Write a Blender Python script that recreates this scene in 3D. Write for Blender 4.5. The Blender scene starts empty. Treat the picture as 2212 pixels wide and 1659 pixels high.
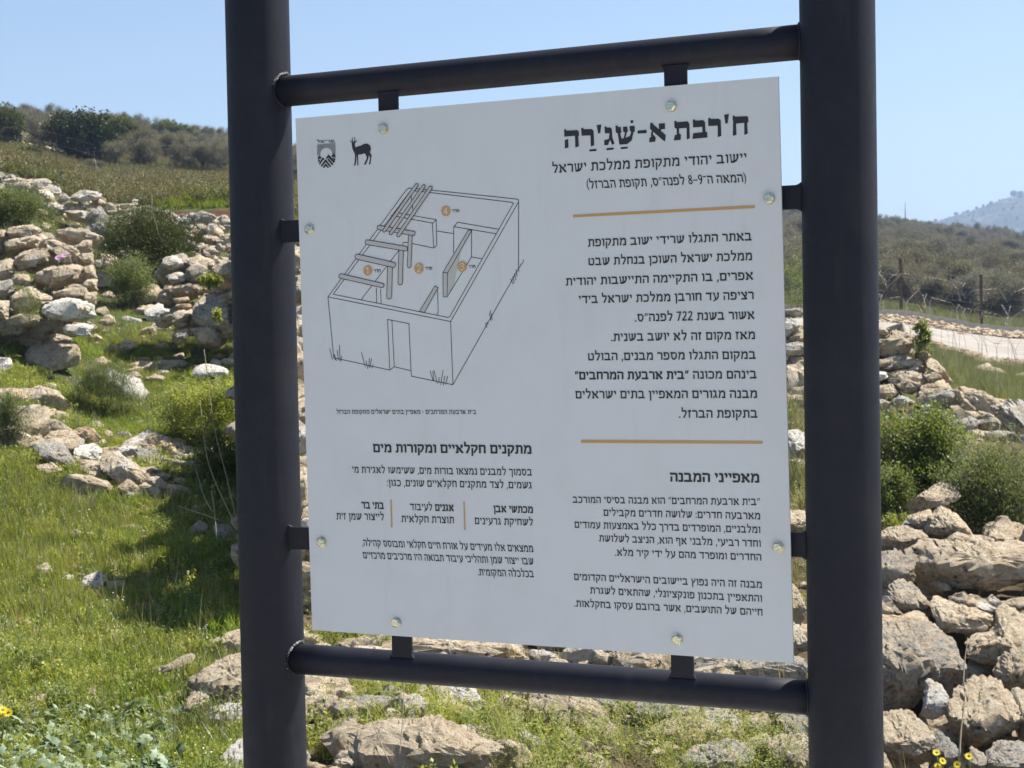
# -*- coding: utf-8 -*-
import bpy, bmesh, math, random
import numpy as np
from mathutils import Vector, Matrix, noise

random.seed(7)
RNG = np.random.default_rng(11)
SC = bpy.context.scene
COL = SC.collection
V = Vector

# ------------------------------------------------------------------ camera
EYE = V((0.0, 0.0, 1.6))
PITCH, ROLL = 0.03006, -0.02079
FPX = 3753.0                       # focal length in pixels of a 2212 x 1659 picture
_f = V((0, math.cos(PITCH), -math.sin(PITCH)))
_u = V((0, math.sin(PITCH), math.cos(PITCH)))
_x = V((1, 0, 0))
CX = _x * math.cos(ROLL) + _u * math.sin(ROLL)
CU = -_x * math.sin(ROLL) + _u * math.cos(ROLL)
CF = _f
cam_data = bpy.data.cameras.new('camera')
cam = bpy.data.objects.new('camera', cam_data)
COL.objects.link(cam)
m = Matrix((CX, CU, -CF)).transposed().to_4x4()
m.translation = EYE
cam.matrix_world = m
cam_data.sensor_width = 36
cam_data.lens = 36 * 4343.37 / 2560
cam_data.clip_start = 0.05
cam_data.clip_end = 9000
cam_data.dof.use_dof = True
cam_data.dof.focus_distance = 3.2
cam_data.dof.aperture_fstop = 24
SC.camera = cam

# ------------------------------------------------------------------ sky, sun, exposure
SUN_AZ, SUN_EL = math.radians(68), math.radians(56)     # azimuth clockwise from +Y
world = bpy.data.worlds.new("World")
SC.world = world
world.use_nodes = True
wn = world.node_tree
wn.nodes.clear()
sky = wn.nodes.new('ShaderNodeTexSky')
sky.sky_type = 'NISHITA'
sky.sun_disc = False
sky.sun_elevation = SUN_EL
sky.sun_rotation = SUN_AZ
sky.altitude = 500
sky.air_density = 1.0
sky.dust_density = 1.2
sky.ozone_density = 1.6
bg = wn.nodes.new('ShaderNodeBackground')
bg.inputs['Strength'].default_value = 0.075
wo = wn.nodes.new('ShaderNodeOutputWorld')
wn.links.new(sky.outputs[0], bg.inputs[0])
wn.links.new(bg.outputs[0], wo.inputs[0])
sun_data = bpy.data.lights.new('sun', 'SUN')
sun_data.energy = 5.0
sun_data.angle = math.radians(0.5)
sun_data.color = (1.0, 0.955, 0.88)
sun = bpy.data.objects.new('sun', sun_data)
COL.objects.link(sun)
SUN_DIR = V((math.sin(SUN_AZ) * math.cos(SUN_EL), math.cos(SUN_AZ) * math.cos(SUN_EL), math.sin(SUN_EL)))
sun.rotation_euler = SUN_DIR.to_track_quat('Z', 'Y').to_euler()
sun.location = (0, 0, 20)
SC.view_settings.view_transform = 'Standard'
SC.view_settings.look = 'None'
SC.view_settings.exposure = 1.05
SC.view_settings.gamma = 1
SC.view_settings.use_curve_mapping = False
SC.cycles.max_bounces = 8
SC.cycles.transparent_max_bounces = 12
SC.cycles.volume_bounces = 0

# ------------------------------------------------------------------ helpers
def at(u, v, d):
    """world point at depth d seen at (u, v) of the 2212 x 1659 picture"""
    return EYE + (CF + CX * ((u - 1106) / FPX) + CU * ((829.5 - v) / FPX)) * d

def tag(o, label=None, cat=None, group=None, kind=None):
    if label: o['label'] = label
    if cat: o['category'] = cat
    if group: o['group'] = group
    if kind: o['kind'] = kind
    return o

def empty(name, loc=(0, 0, 0)):
    o = bpy.data.objects.new(name, None)
    o.location = loc
    o.empty_display_size = 0.1
    COL.objects.link(o)
    return o

def link_mesh(name, me, mat=None, parent=None, loc=None, smooth=False):
    if mat is not None and not me.materials:
        me.materials.append(mat)
    if smooth:
        me.polygons.foreach_set('use_smooth', [True] * len(me.polygons))
    o = bpy.data.objects.new(name, me)
    if parent is not None:
        o.parent = parent
        w, q = V((0, 0, 0)), parent
        while q is not None:
            w += q.location; q = q.parent
        o.location = (V(loc) if loc is not None else V((0, 0, 0))) - w
    elif loc is not None:
        o.location = loc
    COL.objects.link(o)
    return o

def mesh_from(verts, faces, name='mesh'):
    me = bpy.data.meshes.new(name)
    me.from_pydata([tuple(v) for v in verts], [], faces)
    me.update()
    return me

def np_mesh(verts, faces, name='mesh'):
    """verts (n,3) array, faces (m,k) int array"""
    me = bpy.data.meshes.new(name)
    n, (mf, k) = len(verts), faces.shape
    me.vertices.add(n)
    me.vertices.foreach_set('co', np.asarray(verts, np.float32).ravel())
    me.loops.add(mf * k)
    me.loops.foreach_set('vertex_index', faces.astype(np.int32).ravel())
    me.polygons.add(mf)
    me.polygons.foreach_set('loop_start', np.arange(0, mf * k, k, dtype=np.int32))
    me.polygons.foreach_set('loop_total', np.full(mf, k, np.int32))
    me.update(calc_edges=True)
    return me

def bm_obj(name, bm, mat, parent=None, smooth=False):
    me = bpy.data.meshes.new(name)
    bm.normal_update()
    bm.to_mesh(me)
    bm.free()
    return link_mesh(name, me, mat, parent, smooth=smooth)

def add_tube(bm, pts, radii, seg=10, cap=True):
    pts = [V(p) for p in pts]
    if not hasattr(radii, '__len__'): radii = [radii] * len(pts)
    rings = []
    for i, p in enumerate(pts):
        t = (pts[min(i + 1, len(pts) - 1)] - pts[max(i - 1, 0)]).normalized()
        a = t.orthogonal().normalized() if i == 0 else (rings_a - t * rings_a.dot(t)).normalized()
        rings_a = a
        b = t.cross(a)
        rings.append([bm.verts.new(p + (a * math.cos(2 * math.pi * k / seg) + b * math.sin(2 * math.pi * k / seg)) * radii[i]) for k in range(seg)])
    for r0, r1 in zip(rings, rings[1:]):
        for k in range(seg):
            f = bm.faces.new((r0[k], r0[(k + 1) % seg], r1[(k + 1) % seg], r1[k]))
            f.smooth = True
    if cap:
        bm.faces.new(list(reversed(rings[0])))
        bm.faces.new(rings[-1])

# ------------------------------------------------------------------ materials
def newmat(name):
    mt = bpy.data.materials.new(name)
    mt.use_nodes = True
    nt = mt.node_tree
    nt.nodes.clear()
    out = nt.nodes.new('ShaderNodeOutputMaterial')
    return mt, nt, out

class NT:
    """small node helper"""
    def __init__(s, nt): s.nt = nt
    def n(s, typ, **kw):
        nd = s.nt.nodes.new(typ)
        for k, v in kw.items():
            if k.startswith('i_'):
                nd.inputs[k[2:].replace('_', ' ')].default_value = v
            else: setattr(nd, k, v)
        return nd
    def l(s, a, b): s.nt.links.new(a, b)
    def noise(s, vec, scale, detail=4, rough=0.55, dist=0.0):
        nd = s.n('ShaderNodeTexNoise')
        nd.inputs['Scale'].default_value = scale
        nd.inputs['Detail'].default_value = detail
        nd.inputs['Roughness'].default_value = rough
        nd.inputs['Distortion'].default_value = dist
        if vec is not None: s.l(vec, nd.inputs['Vector'])
        return nd.outputs['Fac']
    def ramp(s, fac, stops):
        nd = s.n('ShaderNodeValToRGB')
        cr = nd.color_ramp
        while len(cr.elements) < len(stops): cr.elements.new(0.5)
        for e, (p, c) in zip(cr.elements, stops):
            e.position = p
            e.color = (c, c, c, 1) if not hasattr(c, '__len__') else (*c, 1)
        s.l(fac, nd.inputs['Fac'])
        return nd.outputs['Color']
    def mix(s, fac, a, b, typ='MIX'):
        nd = s.n('ShaderNodeMix', data_type='RGBA', blend_type=typ)
        for inp, val in ((nd.inputs[0], fac), (nd.inputs[6], a), (nd.inputs[7], b)):
            if hasattr(val, 'node'): s.l(val, inp)
            elif hasattr(val, '__len__'): inp.default_value = (*val, 1) if len(val) == 3 else val
            else: inp.default_value = val
        return nd.outputs[2]
    def bump(s, h, strength, dist, normal=None):
        nd = s.n('ShaderNodeBump')
        nd.inputs['Strength'].default_value = strength
        nd.inputs['Distance'].default_value = dist
        s.l(h, nd.inputs['Height'])
        if normal is not None: s.l(normal, nd.inputs['Normal'])
        return nd.outputs['Normal']

def simple_mat(name, col, rough=0.8, metal=0.0, noise_scale=None, noise_amt=0.15, bump=0.0, spec=0.5):
    mt, nt, out = newmat(name)
    h = NT(nt)
    p = h.n('ShaderNodeBsdfPrincipled')
    p.inputs['Roughness'].default_value = rough
    p.inputs['Metallic'].default_value = metal
    p.inputs['Specular IOR Level'].default_value = spec
    if noise_scale:
        tc = h.n('ShaderNodeTexCoord')
        f = h.noise(tc.outputs['Object'], noise_scale, 5)
        d = tuple(c * (1 - noise_amt) for c in col)
        b = tuple(min(1, c * (1 + noise_amt)) for c in col)
        h.l(h.ramp(f, [(0.3, d), (0.7, b)]), p.inputs['Base Color'])
        if bump: h.l(h.bump(f, bump, 0.01), p.inputs['Normal'])
    else:
        p.inputs['Base Color'].default_value = (*col, 1)
    h.l(p.outputs[0], out.inputs[0])
    return mt

def limestone():
    mt, nt, out = newmat('limestone')
    h = NT(nt)
    p = h.n('ShaderNodeBsdfPrincipled')
    p.inputs['Roughness'].default_value = 0.93
    p.inputs['Specular IOR Level'].default_value = 0.2
    geo = h.n('ShaderNodeNewGeometry')
    oi = h.n('ShaderNodeObjectInfo')
    pos = geo.outputs['Position']
    # object colour carries the tone of each stone: r = grey lichen, g = ochre, b = pale
    sep = h.n('ShaderNodeSeparateColor')
    h.l(oi.outputs['Color'], sep.inputs[0])
    big = h.noise(pos, 5.5, 6, 0.62, 0.4)
    med = h.noise(pos, 19, 8, 0.68, 0.2)
    fine = h.noise(pos, 85, 6, 0.7)
    base = h.ramp(med, [(0.26, (0.34, 0.245, 0.15)), (0.45, (0.57, 0.455, 0.31)), (0.7, (0.72, 0.62, 0.465))])
    def thr(src, amount, lo, hi):
        a = h.n('ShaderNodeMath', operation='ADD'); h.l(src, a.inputs[0]); h.l(amount, a.inputs[1])
        r = h.n('ShaderNodeMapRange'); h.l(a.outputs[0], r.inputs[0])
        r.inputs[1].default_value = lo; r.inputs[2].default_value = hi
        return r.outputs[0]
    n2 = h.noise(pos, 9, 7, 0.7, 0.6)
    off = h.n('ShaderNodeVectorMath', operation='ADD'); h.l(pos, off.inputs[0]); off.inputs[1].default_value = (13.1, 7.7, 3.3)
    n3 = h.noise(off.outputs[0], 7, 7, 0.72, 0.5)
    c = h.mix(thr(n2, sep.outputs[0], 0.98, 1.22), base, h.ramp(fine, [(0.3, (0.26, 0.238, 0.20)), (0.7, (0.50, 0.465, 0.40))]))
    c = h.mix(thr(n3, sep.outputs[2], 1.0, 1.2), c, h.ramp(fine, [(0.3, (0.66, 0.62, 0.54)), (0.7, (0.78, 0.74, 0.655))]))
    c = h.mix(thr(big, sep.outputs[1], 1.02, 1.25), c, h.ramp(med, [(0.3, (0.38, 0.20, 0.095)), (0.7, (0.60, 0.40, 0.22))]))
    # colour darkens in the pits
    vo = h.n('ShaderNodeTexVoronoi'); vo.inputs['Scale'].default_value = 26; vo.inputs['Randomness'].default_value = 1.0
    wob = h.mix(0.06, pos, h.n('ShaderNodeTexNoise').outputs['Color'])
    h.l(pos, vo.inputs['Vector'])
    pit = h.ramp(vo.outputs['Distance'], [(0.12, 0.0), (0.36, 1.0)])
    mask = h.ramp(n2, [(0.46, 0.0), (0.56, 1.0)])
    pitm = h.mix(mask, (1, 1, 1), pit)
    c = h.mix(1.0, c, h.mix(0.75, (1, 1, 1), pitm), 'MULTIPLY')
    c = h.mix(1.0, c, h.ramp(fine, [(0.3, 0.55), (0.48, 1.0), (0.8, 1.06)]), 'MULTIPLY')
    tone = h.n('ShaderNodeMapRange'); h.l(oi.outputs['Random'], tone.inputs[0]); tone.inputs[3].default_value = 0.84; tone.inputs[4].default_value = 1.12
    sc_ = h.n('ShaderNodeVectorMath', operation='SCALE'); h.l(c, sc_.inputs[0]); h.l(tone.outputs[0], sc_.inputs['Scale'])
    h.l(sc_.outputs[0], p.inputs['Base Color'])
    b1 = h.bump(med, 0.95, 0.06)
    b2 = h.bump(pitm, 0.55, 0.02, b1)
    b3 = h.bump(fine, 0.8, 0.014, b2)
    h.l(b3, p.inputs['Normal'])
    h.l(p.outputs[0], out.inputs[0])
    return mt

def leaf_mat(name, c1, c2, trans=0.4, scale=3.0, rough=0.55, tip=None, spec=0.35):
    """two-sided thin leaf: diffuse + translucent, colour varies over the ground and from leaf to leaf"""
    mt, nt, out = newmat(name)
    h = NT(nt)
    geo = h.n('ShaderNodeNewGeometry')
    f = h.noise(geo.outputs['Position'], scale, 3)
    rnd = geo.outputs['Random Per Island']
    a = h.n('ShaderNodeMath', operation='MULTIPLY_ADD')
    h.l(rnd, a.inputs[0]); a.inputs[1].default_value = 0.55; h.l(f, a.inputs[2])
    c = h.ramp(a.outputs[0], [(0.42, c1), (0.98, c2)])
    p = h.n('ShaderNodeBsdfPrincipled')
    p.inputs['Roughness'].default_value = rough
    p.inputs['Specular IOR Level'].default_value = spec
    h.l(c, p.inputs['Base Color'])
    t = h.n('ShaderNodeBsdfTranslucent')
    tc = h.mix(1.0, c, tip or (1.35, 1.25, 0.55), 'MULTIPLY')
    h.l(tc, t.inputs['Color'])
    ms = h.n('ShaderNodeMixShader')
    ms.inputs[0].default_value = trans
    h.l(p.outputs[0], ms.inputs[1]); h.l(t.outputs[0], ms.inputs[2])
    h.l(ms.outputs[0], out.inputs[0])
    return mt

M = {}
M['stone'] = limestone()
M['paint'] = None
# ------------------------------------------------------------------ terrain
def hor(u): return 716.7 - 0.0208 * (u - 1106)
# profiles: for a column u of the picture, (v, depth) of the ground as it recedes
PROFILES = {
 -500: [(1659,6.2),(1300,8.6),(1150,10),(1000,11.6),(900,13),(780,15),(700,16.5),(600,18.5),(480,21),(400,25),(368,28),(352,36),(340,45),(325,60),(300,80),(270,105),(235,135),(228,160)],
 0: [(1659,6.3),(1450,7.5),(1300,8.8),(1150,10.5),(1000,12.3),(900,13.5),(780,15.5),(700,17),(600,18.5),(480,21),(405,25),(378,27),(368,32),(350,45),(338,60),(320,80),(300,105),(272,135),(262,155)],
 250: [(1659,6.3),(1450,7.6),(1300,9),(1150,10.8),(1000,12.8),(880,15),(760,17.5),(650,20),(570,22.5),(490,25),(462,27),(436,33),(405,48),(380,65),(355,85),(330,110),(305,140),(292,155)],
 480: [(1659,6.3),(1500,7.2),(1300,9),(1150,11),(1000,13),(850,15.5),(740,18),(640,20.5),(570,23),(520,25),(472,27.6),(433,28),(418,36),(405,50),(392,70),(375,90),(350,115),(330,150)],
 700: [(1659,6.4),(1400,8),(1200,10),(1000,13),(820,17),(640,22),(530,26),(450,35),(420,60),(395,100),(365,150)],
 1150: [(1659,6.4),(1480,7.6),(1390,8.4),(1200,10),(1000,13),(850,17),(740,24),(680,36),(620,55),(540,95),(470,170)],
 1700: [(1659,6.6),(1500,7.5),(1380,8.4),(1190,9.4),(1050,11),(950,12.5),(860,14.5),(770,18),(740,26),(708,38),(690,52),(668,60),(620,80),(560,120),(500,200),(470,280)],
 1900: [(1659,7.5),(1500,8.2),(1300,9.0),(1180,9.8),(1130,10.2),(1060,10.8),(980,12),(930,13.6),(905,14.9),(800,15.7),(752,24),(728,38),(703,52),(680,60),(650,72),(600,100),(550,150),(510,230),(490,300)],
 2212: [(1659,7.5),(1500,8.2),(1330,9.0),(1265,9.7),(1160,10.2),(1060,11),(970,12.8),(945,14.6),(880,15.6),(835,20),(800,28),(782,38),(733,52),(716,60),(690,72),(645,100),(600,150),(545,230),(516,300)],
 2700: [(1659,7.5),(1500,8.3),(1330,9.0),(1280,9.7),(1180,10.3),(1080,11),(995,12.8),(965,14.6),(905,15.6),(865,20),(832,28),(820,38),(765,52),(752,60),(725,72),(680,100),(630,150),(580,230),(555,300)],
}
_us = np.array(sorted(PROFILES))
LD = np.linspace(math.log(0.5), math.log(4000), 420)
_tab = []
for u_ in _us:
    pr = PROFILES[u_]
    ds = np.array([p[1] for p in pr], float)
    vs = np.array([p[0] for p in pr], float)
    zs = 1.6 - (vs - hor(u_)) / FPX * ds
    # near ground is level with the foot of the sign, far ground falls into the valley
    ds = np.concatenate([[0.5, 3.0], ds, [ds[-1] * 1.35, 700, 4000]])
    zs = np.concatenate([[0.02, 0.02], zs, [zs[-1] - 3.0, -25, -30]])
    z = np.interp(LD, np.log(ds), zs)
    k = np.array([1, 2, 3, 2, 1]) / 9.0
    _tab.append(np.convolve(np.pad(z, 2, mode='edge'), k, 'valid'))
_tab = np.array(_tab)

def base_height(x, y):
    x = np.asarray(x, float); y = np.asarray(y, float)
    r = np.hypot(x, y)
    yy = np.maximum(y, r * 0.55)
    u = np.clip(1106 + FPX * x / np.maximum(yy, 0.01), -500, 2700)
    d = np.where(y > r * 0.55, y, r)
    ld = np.log(np.clip(d, 0.5, 4000))
    fi = np.clip((ld - LD[0]) / (LD[1] - LD[0]), 0, len(LD) - 1.001)
    i = fi.astype(int); fr = fi - i
    j = np.clip(np.searchsorted(_us, u, side='right') - 1, 0, len(_us) - 2)
    t = (u - _us[j]) / (_us[j + 1] - _us[j])
    t = t * t * (3 - 2 * t)
    a = _tab[j, i] * (1 - fr) + _tab[j, i + 1] * fr
    b = _tab[j + 1, i] * (1 - fr) + _tab[j + 1, i + 1] * fr
    z = a * (1 - t) + b * t
    # behind and beside the camera the slope levels out
    side = np.clip((0.8 - y / np.maximum(r, 0.01)) / 0.5, 0, 1)
    return z * (1 - side) + side * np.clip(z, -1.0, 1.5) * 0.4

def rough(x, y):
    r = np.hypot(x, y)
    amp = np.clip(r / 90.0, 0.03, 0.8)
    a = np.sin(x * 2.1 + 1.3 * np.sin(y * 1.7)) * np.sin(y * 2.6 + 0.7 + np.sin(x * 1.3))
    b = np.sin(x * 5.3 + 2.0) * np.sin(y * 6.1 + 1.1 * np.sin(x * 4.1))
    far = np.sin(x * 0.19 + 1.1 * np.sin(y * 0.11)) * np.sin(y * 0.23 + np.sin(x * 0.13))
    return 0.035 * a + 0.015 * b + np.where(r > 60, far * amp * np.clip((r - 60) / 40, 0, 1), 0)

def height(x, y):
    return base_height(x, y) + rough(np.asarray(x, float), np.asarray(y, float))

def hit(u, v, dmin=5.8, dmax=320):
    """first ground point on the ray through (u, v)"""
    ds = np.exp(np.linspace(math.log(dmin), math.log(dmax), 1500))
    d0 = CF + CX * ((u - 1106) / FPX) + CU * ((829.5 - v) / FPX)
    P = np.array(EYE)[None] + np.array(d0)[None] * ds[:, None]
    below = P[:, 2] < height(P[:, 0], P[:, 1])
    k = int(np.argmax(below)) if below.any() else len(ds) - 1
    return V(P[k]), float(ds[k])

def hit_many(u, v, dmin=5.8, dmax=320, n=700):
    ds = np.exp(np.linspace(math.log(dmin), math.log(dmax), n))
    u = np.asarray(u, float); v = np.asarray(v, float)
    D = np.array(CF)[None] + np.outer((u - 1106) / FPX, np.array(CX)) + np.outer((829.5 - v) / FPX, np.array(CU))
    out = np.zeros((len(u), 3)); ok = np.zeros(len(u), bool)
    for s in range(0, len(u), 4000):
        Dk = D[s:s + 4000]
        P = np.array(EYE)[None, None] + Dk[:, None, :] * ds[None, :, None]
        below = P[..., 2] < height(P[..., 0], P[..., 1])
        k = below.argmax(1)
        ok[s:s + 4000] = below.any(1)
        out[s:s + 4000] = P[np.arange(len(Dk)), k]
    return out, ok

def build_ground():
    az = np.concatenate([np.linspace(-24, 24, 560), np.linspace(25, 334, 110)])
    az = np.radians(az)
    rr = np.concatenate([[0.0], np.exp(np.linspace(math.log(0.6), math.log(5.5), 16)), np.exp(np.linspace(math.log(5.7), math.log(330), 430)), np.exp(np.linspace(math.log(360), math.log(4500), 40))])
    A, R = np.meshgrid(az, rr)
    X = R * np.sin(A); Y = R * np.cos(A)
    Z = height(X, Y)
    Z += np.where(R > 350, 0, 0)
    nr, na = X.shape
    verts = np.stack([X, Y, Z], -1).reshape(-1, 3)
    i, j = np.meshgrid(np.arange(nr - 1), np.arange(na), indexing='ij')
    j2 = (j + 1) % na
    faces = np.stack([i * na + j, i * na + j2, (i + 1) * na + j2, (i + 1) * na + j], -1).reshape(-1, 4)
    faces = faces[:, ::-1]
    me = np_mesh(verts, faces, 'ground')
    # how much grass colour, how much red soil
    u = 1106 + FPX * X / np.maximum(Y, 0.1)
    g = np.where(u < 620, 0.75, 0.25)
    g = np.where((R > 15.5) & (u > 1700) & (R < 30), 0.6, g)
    g = np.where((R > 29) & (u < 900), 0.42, g)
    g = np.where((R > 56) & (u > 900), 0.30, g)
    g = np.where((R > 30) & (R < 56) & (u > 1500), 0.08, g)
    g = np.where((R > 80) & (u < 900), 0.35, g)
    g = np.where(Y < 0, 0.5, g)
    red = np.where((R > 27) & (R < 28.3) & (u > 380) & (u < 760), 1.0, 0.0)
    red = np.where((R > 52) & (R < 60) & (u > 1500), 0.55, red)
    bright = np.where((R > 29) & (u < 900), 0.8, 0)
    g = np.where((R > 29) & (u < 900), 0.55, g)
    bright = np.where((R > 61) & (u > 900), 0.7, bright)
    ca = me.color_attributes.new('cover', 'FLOAT_COLOR', 'POINT')
    buf = np.stack([g, red, bright, np.ones_like(g)], -1).reshape(-1).astype(np.float32)
    ca.data.foreach_set('color', buf)
    mt, nt, out = newmat('soil_and_turf')
    h = NT(nt)
    p = h.n('ShaderNodeBsdfPrincipled')
    p.inputs['Roughness'].default_value = 0.95
    p.inputs['Specular IOR Level'].default_value = 0.1
    at_ = h.n('ShaderNodeVertexColor', layer_name='cover')
    sp = h.n('ShaderNodeSeparateColor'); h.l(at_.outputs[0], sp.inputs[0])
    geo = h.n('ShaderNodeNewGeometry'); pos = geo.outputs['Position']
    n1 = h.noise(pos, 0.55, 8, 0.65, 0.3); n2 = h.noise(pos, 6, 8, 0.7); n3 = h.noise(pos, 40, 5, 0.7)
    soil = h.ramp(n2, [(0.3, (0.085, 0.058, 0.036)), (0.55, (0.165, 0.12, 0.078)), (0.75, (0.30, 0.24, 0.17))])
    turf = h.ramp(n2, [(0.3, (0.055, 0.075, 0.022)), (0.7, (0.13, 0.155, 0.05))])
    dry = h.ramp(n3, [(0.3, (0.05, 0.05, 0.026)), (0.7, (0.125, 0.112, 0.066))])
    mm_ = h.n('ShaderNodeMath', operation='ADD'); h.l(n1, mm_.inputs[0]); h.l(sp.outputs[0], mm_.inputs[1])
    mr = h.n('ShaderNodeMapRange'); h.l(mm_.outputs[0], mr.inputs[0]); mr.inputs[1].default_value = 0.75; mr.inputs[2].default_value = 1.15
    c = h.mix(mr.outputs[0], soil, turf)
    c = h.mix(h.ramp(n1, [(0.42, 0.0), (0.6, 0.75)]), c, dry)
    c = h.mix(sp.outputs[2], c, dry)
    redc = h.ramp(n2, [(0.3, (0.075, 0.032, 0.018)), (0.7, (0.15, 0.075, 0.042))])
    c = h.mix(sp.outputs[1], c, redc)
    h.l(c, p.inputs['Base Color'])
    h.l(h.bump(n3, 0.8, 0.05, h.bump(n2, 0.6, 0.1)), p.inputs['Normal'])
    h.l(p.outputs[0], out.inputs[0])
    o = link_mesh('ground', me, mt, smooth=True)
    tag(o, kind='structure')

build_ground()

# the pale gravel road and the low kerb wall behind it
def strip(name, edges, mat, lift=0.03, n=60, thick=0.0):
    """band on the ground between two curves given as [(u, depth)...] near and far"""
    near, far = edges
    un = np.linspace(near[0][0], near[-1][0], n)
    dn = np.interp(un, [p[0] for p in near], [p[1] for p in near])
    df = np.interp(un, [p[0] for p in far], [p[1] for p in far])
    rows = []
    m_ = 8
    wob = 0.35 * np.sin(un * 0.031) + 0.2 * np.sin(un * 0.083 + 1)
    for k in range(m_ + 1):
        t = k / m_
        d = dn * (1 - t) + df * t + wob * (0.4 if k in (0,) else 0.25 if k == m_ else 0.3) * (0 if thick else 1)
        x = (un - 1106) / FPX * d
        z = height(x, d) + lift
        rows.append(np.stack([x, d, z], -1))
    P = np.array(rows)
    i, j = np.meshgrid(np.arange(m_), np.arange(n - 1), indexing='ij')
    faces = np.stack([i * n + j, i * n + j + 1, (i + 1) * n + j + 1, (i + 1) * n + j], -1).reshape(-1, 4)
    if not thick:
        return link_mesh(name, np_mesh(P.reshape(-1, 3), faces, name), mat, smooth=True)
    # solid: top, front and back faces
    bm = bmesh.new()
    a = [bm.verts.new(V(P[0, q]) + V((0, 0, -0.4))) for q in range(n)]
    b = [bm.verts.new(V(P[0, q]) + V((0, 0, thick))) for q in range(n)]
    c = [bm.verts.new(V((P[-1, q, 0], P[-1, q, 1], P[0, q, 2] + thick))) for q in range(n)]
    d_ = [bm.verts.new(V((P[-1, q, 0], P[-1, q, 1], P[0, q, 2] - 0.4))) for q in range(n)]
    for q in range(n - 1):
        for s, t in ((a, b), (b, c), (c, d_)):
            bm.faces.new((s[q], s[q + 1], t[q + 1], t[q]))
    return bm_obj(name, bm, mat)

def gravel_mat():
    mt, nt, out = newmat('pale_gravel')
    h = NT(nt)
    p = h.n('ShaderNodeBsdfPrincipled'); p.inputs['Roughness'].default_value = 0.95
    geo = h.n('ShaderNodeNewGeometry'); pos = geo.outputs['Position']
    n1 = h.noise(pos, 1.2, 6); n2 = h.noise(pos, 14, 6, 0.7)
    c = h.ramp(n2, [(0.3, (0.26, 0.238, 0.205)), (0.7, (0.38, 0.355, 0.315))])
    c = h.mix(h.ramp(n1, [(0.42, 0.0), (0.66, 0.75)]), c, (0.24, 0.19, 0.135))
    h.l(c, p.inputs['Base Color']); h.l(h.bump(n2, 0.6, 0.04), p.inputs['Normal'])
    h.l(p.outputs[0], out.inputs[0])
    return mt
GRAVEL = gravel_mat()
tag(strip('road', ([(900, 37), (1500, 36), (3600, 37)], [(900, 52), (1500, 52), (3600, 52)]), GRAVEL, lift=0.04, n=130), kind='structure')
M['concrete'] = simple_mat('old_concrete', (0.74, 0.62, 0.48), 0.9, noise_scale=8, bump=0.3)
tag(strip('kerb', ([(900, 60.0), (3600, 60.0)], [(900, 60.3), (3600, 60.3)]), M['concrete'], lift=0.0, thick=0.16, n=150), kind='structure')

# unseen pale ground added around the camera to bounce light onto the panel
def build_bounce_ground():
    rr = np.linspace(0.0, 5.3, 24); aa = np.radians(np.linspace(0, 360, 97)[:-1])
    A, R = np.meshgrid(aa, rr)
    edge = 1 + 0.06 * np.sin(3 * A + 1) + 0.04 * np.sin(7 * A)
    X = R * np.sin(A) * edge * 1.25; Y = R * np.cos(A) * edge - 0.2
    Z = height(X, Y) + 0.02
    n, m_ = X.shape
    i, j = np.meshgrid(np.arange(n - 1), np.arange(m_), indexing='ij'); j2 = (j + 1) % m_
    F = np.stack([i * m_ + j, (i + 1) * m_ + j, (i + 1) * m_ + j2, i * m_ + j2], -1).reshape(-1, 4)
    mt, nt, out = newmat('pale_bounce_gravel')
    h = NT(nt)
    p = h.n('ShaderNodeBsdfPrincipled'); p.inputs['Roughness'].default_value = 0.95
    geo = h.n('ShaderNodeNewGeometry')
    n2 = h.noise(geo.outputs['Position'], 30, 6, 0.7)
    h.l(h.ramp(n2, [(0.3, (0.36, 0.345, 0.315)), (0.7, (0.54, 0.52, 0.48))]), p.inputs['Base Color'])
    h.l(h.bump(n2, 0.6, 0.02), p.inputs['Normal']); h.l(p.outputs[0], out.inputs[0])
    tag(link_mesh('bounce_ground', np_mesh(np.stack([X, Y, Z], -1).reshape(-1, 3), F, 'bounce_ground'), mt, smooth=True), kind='structure')
build_bounce_ground()

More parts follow.
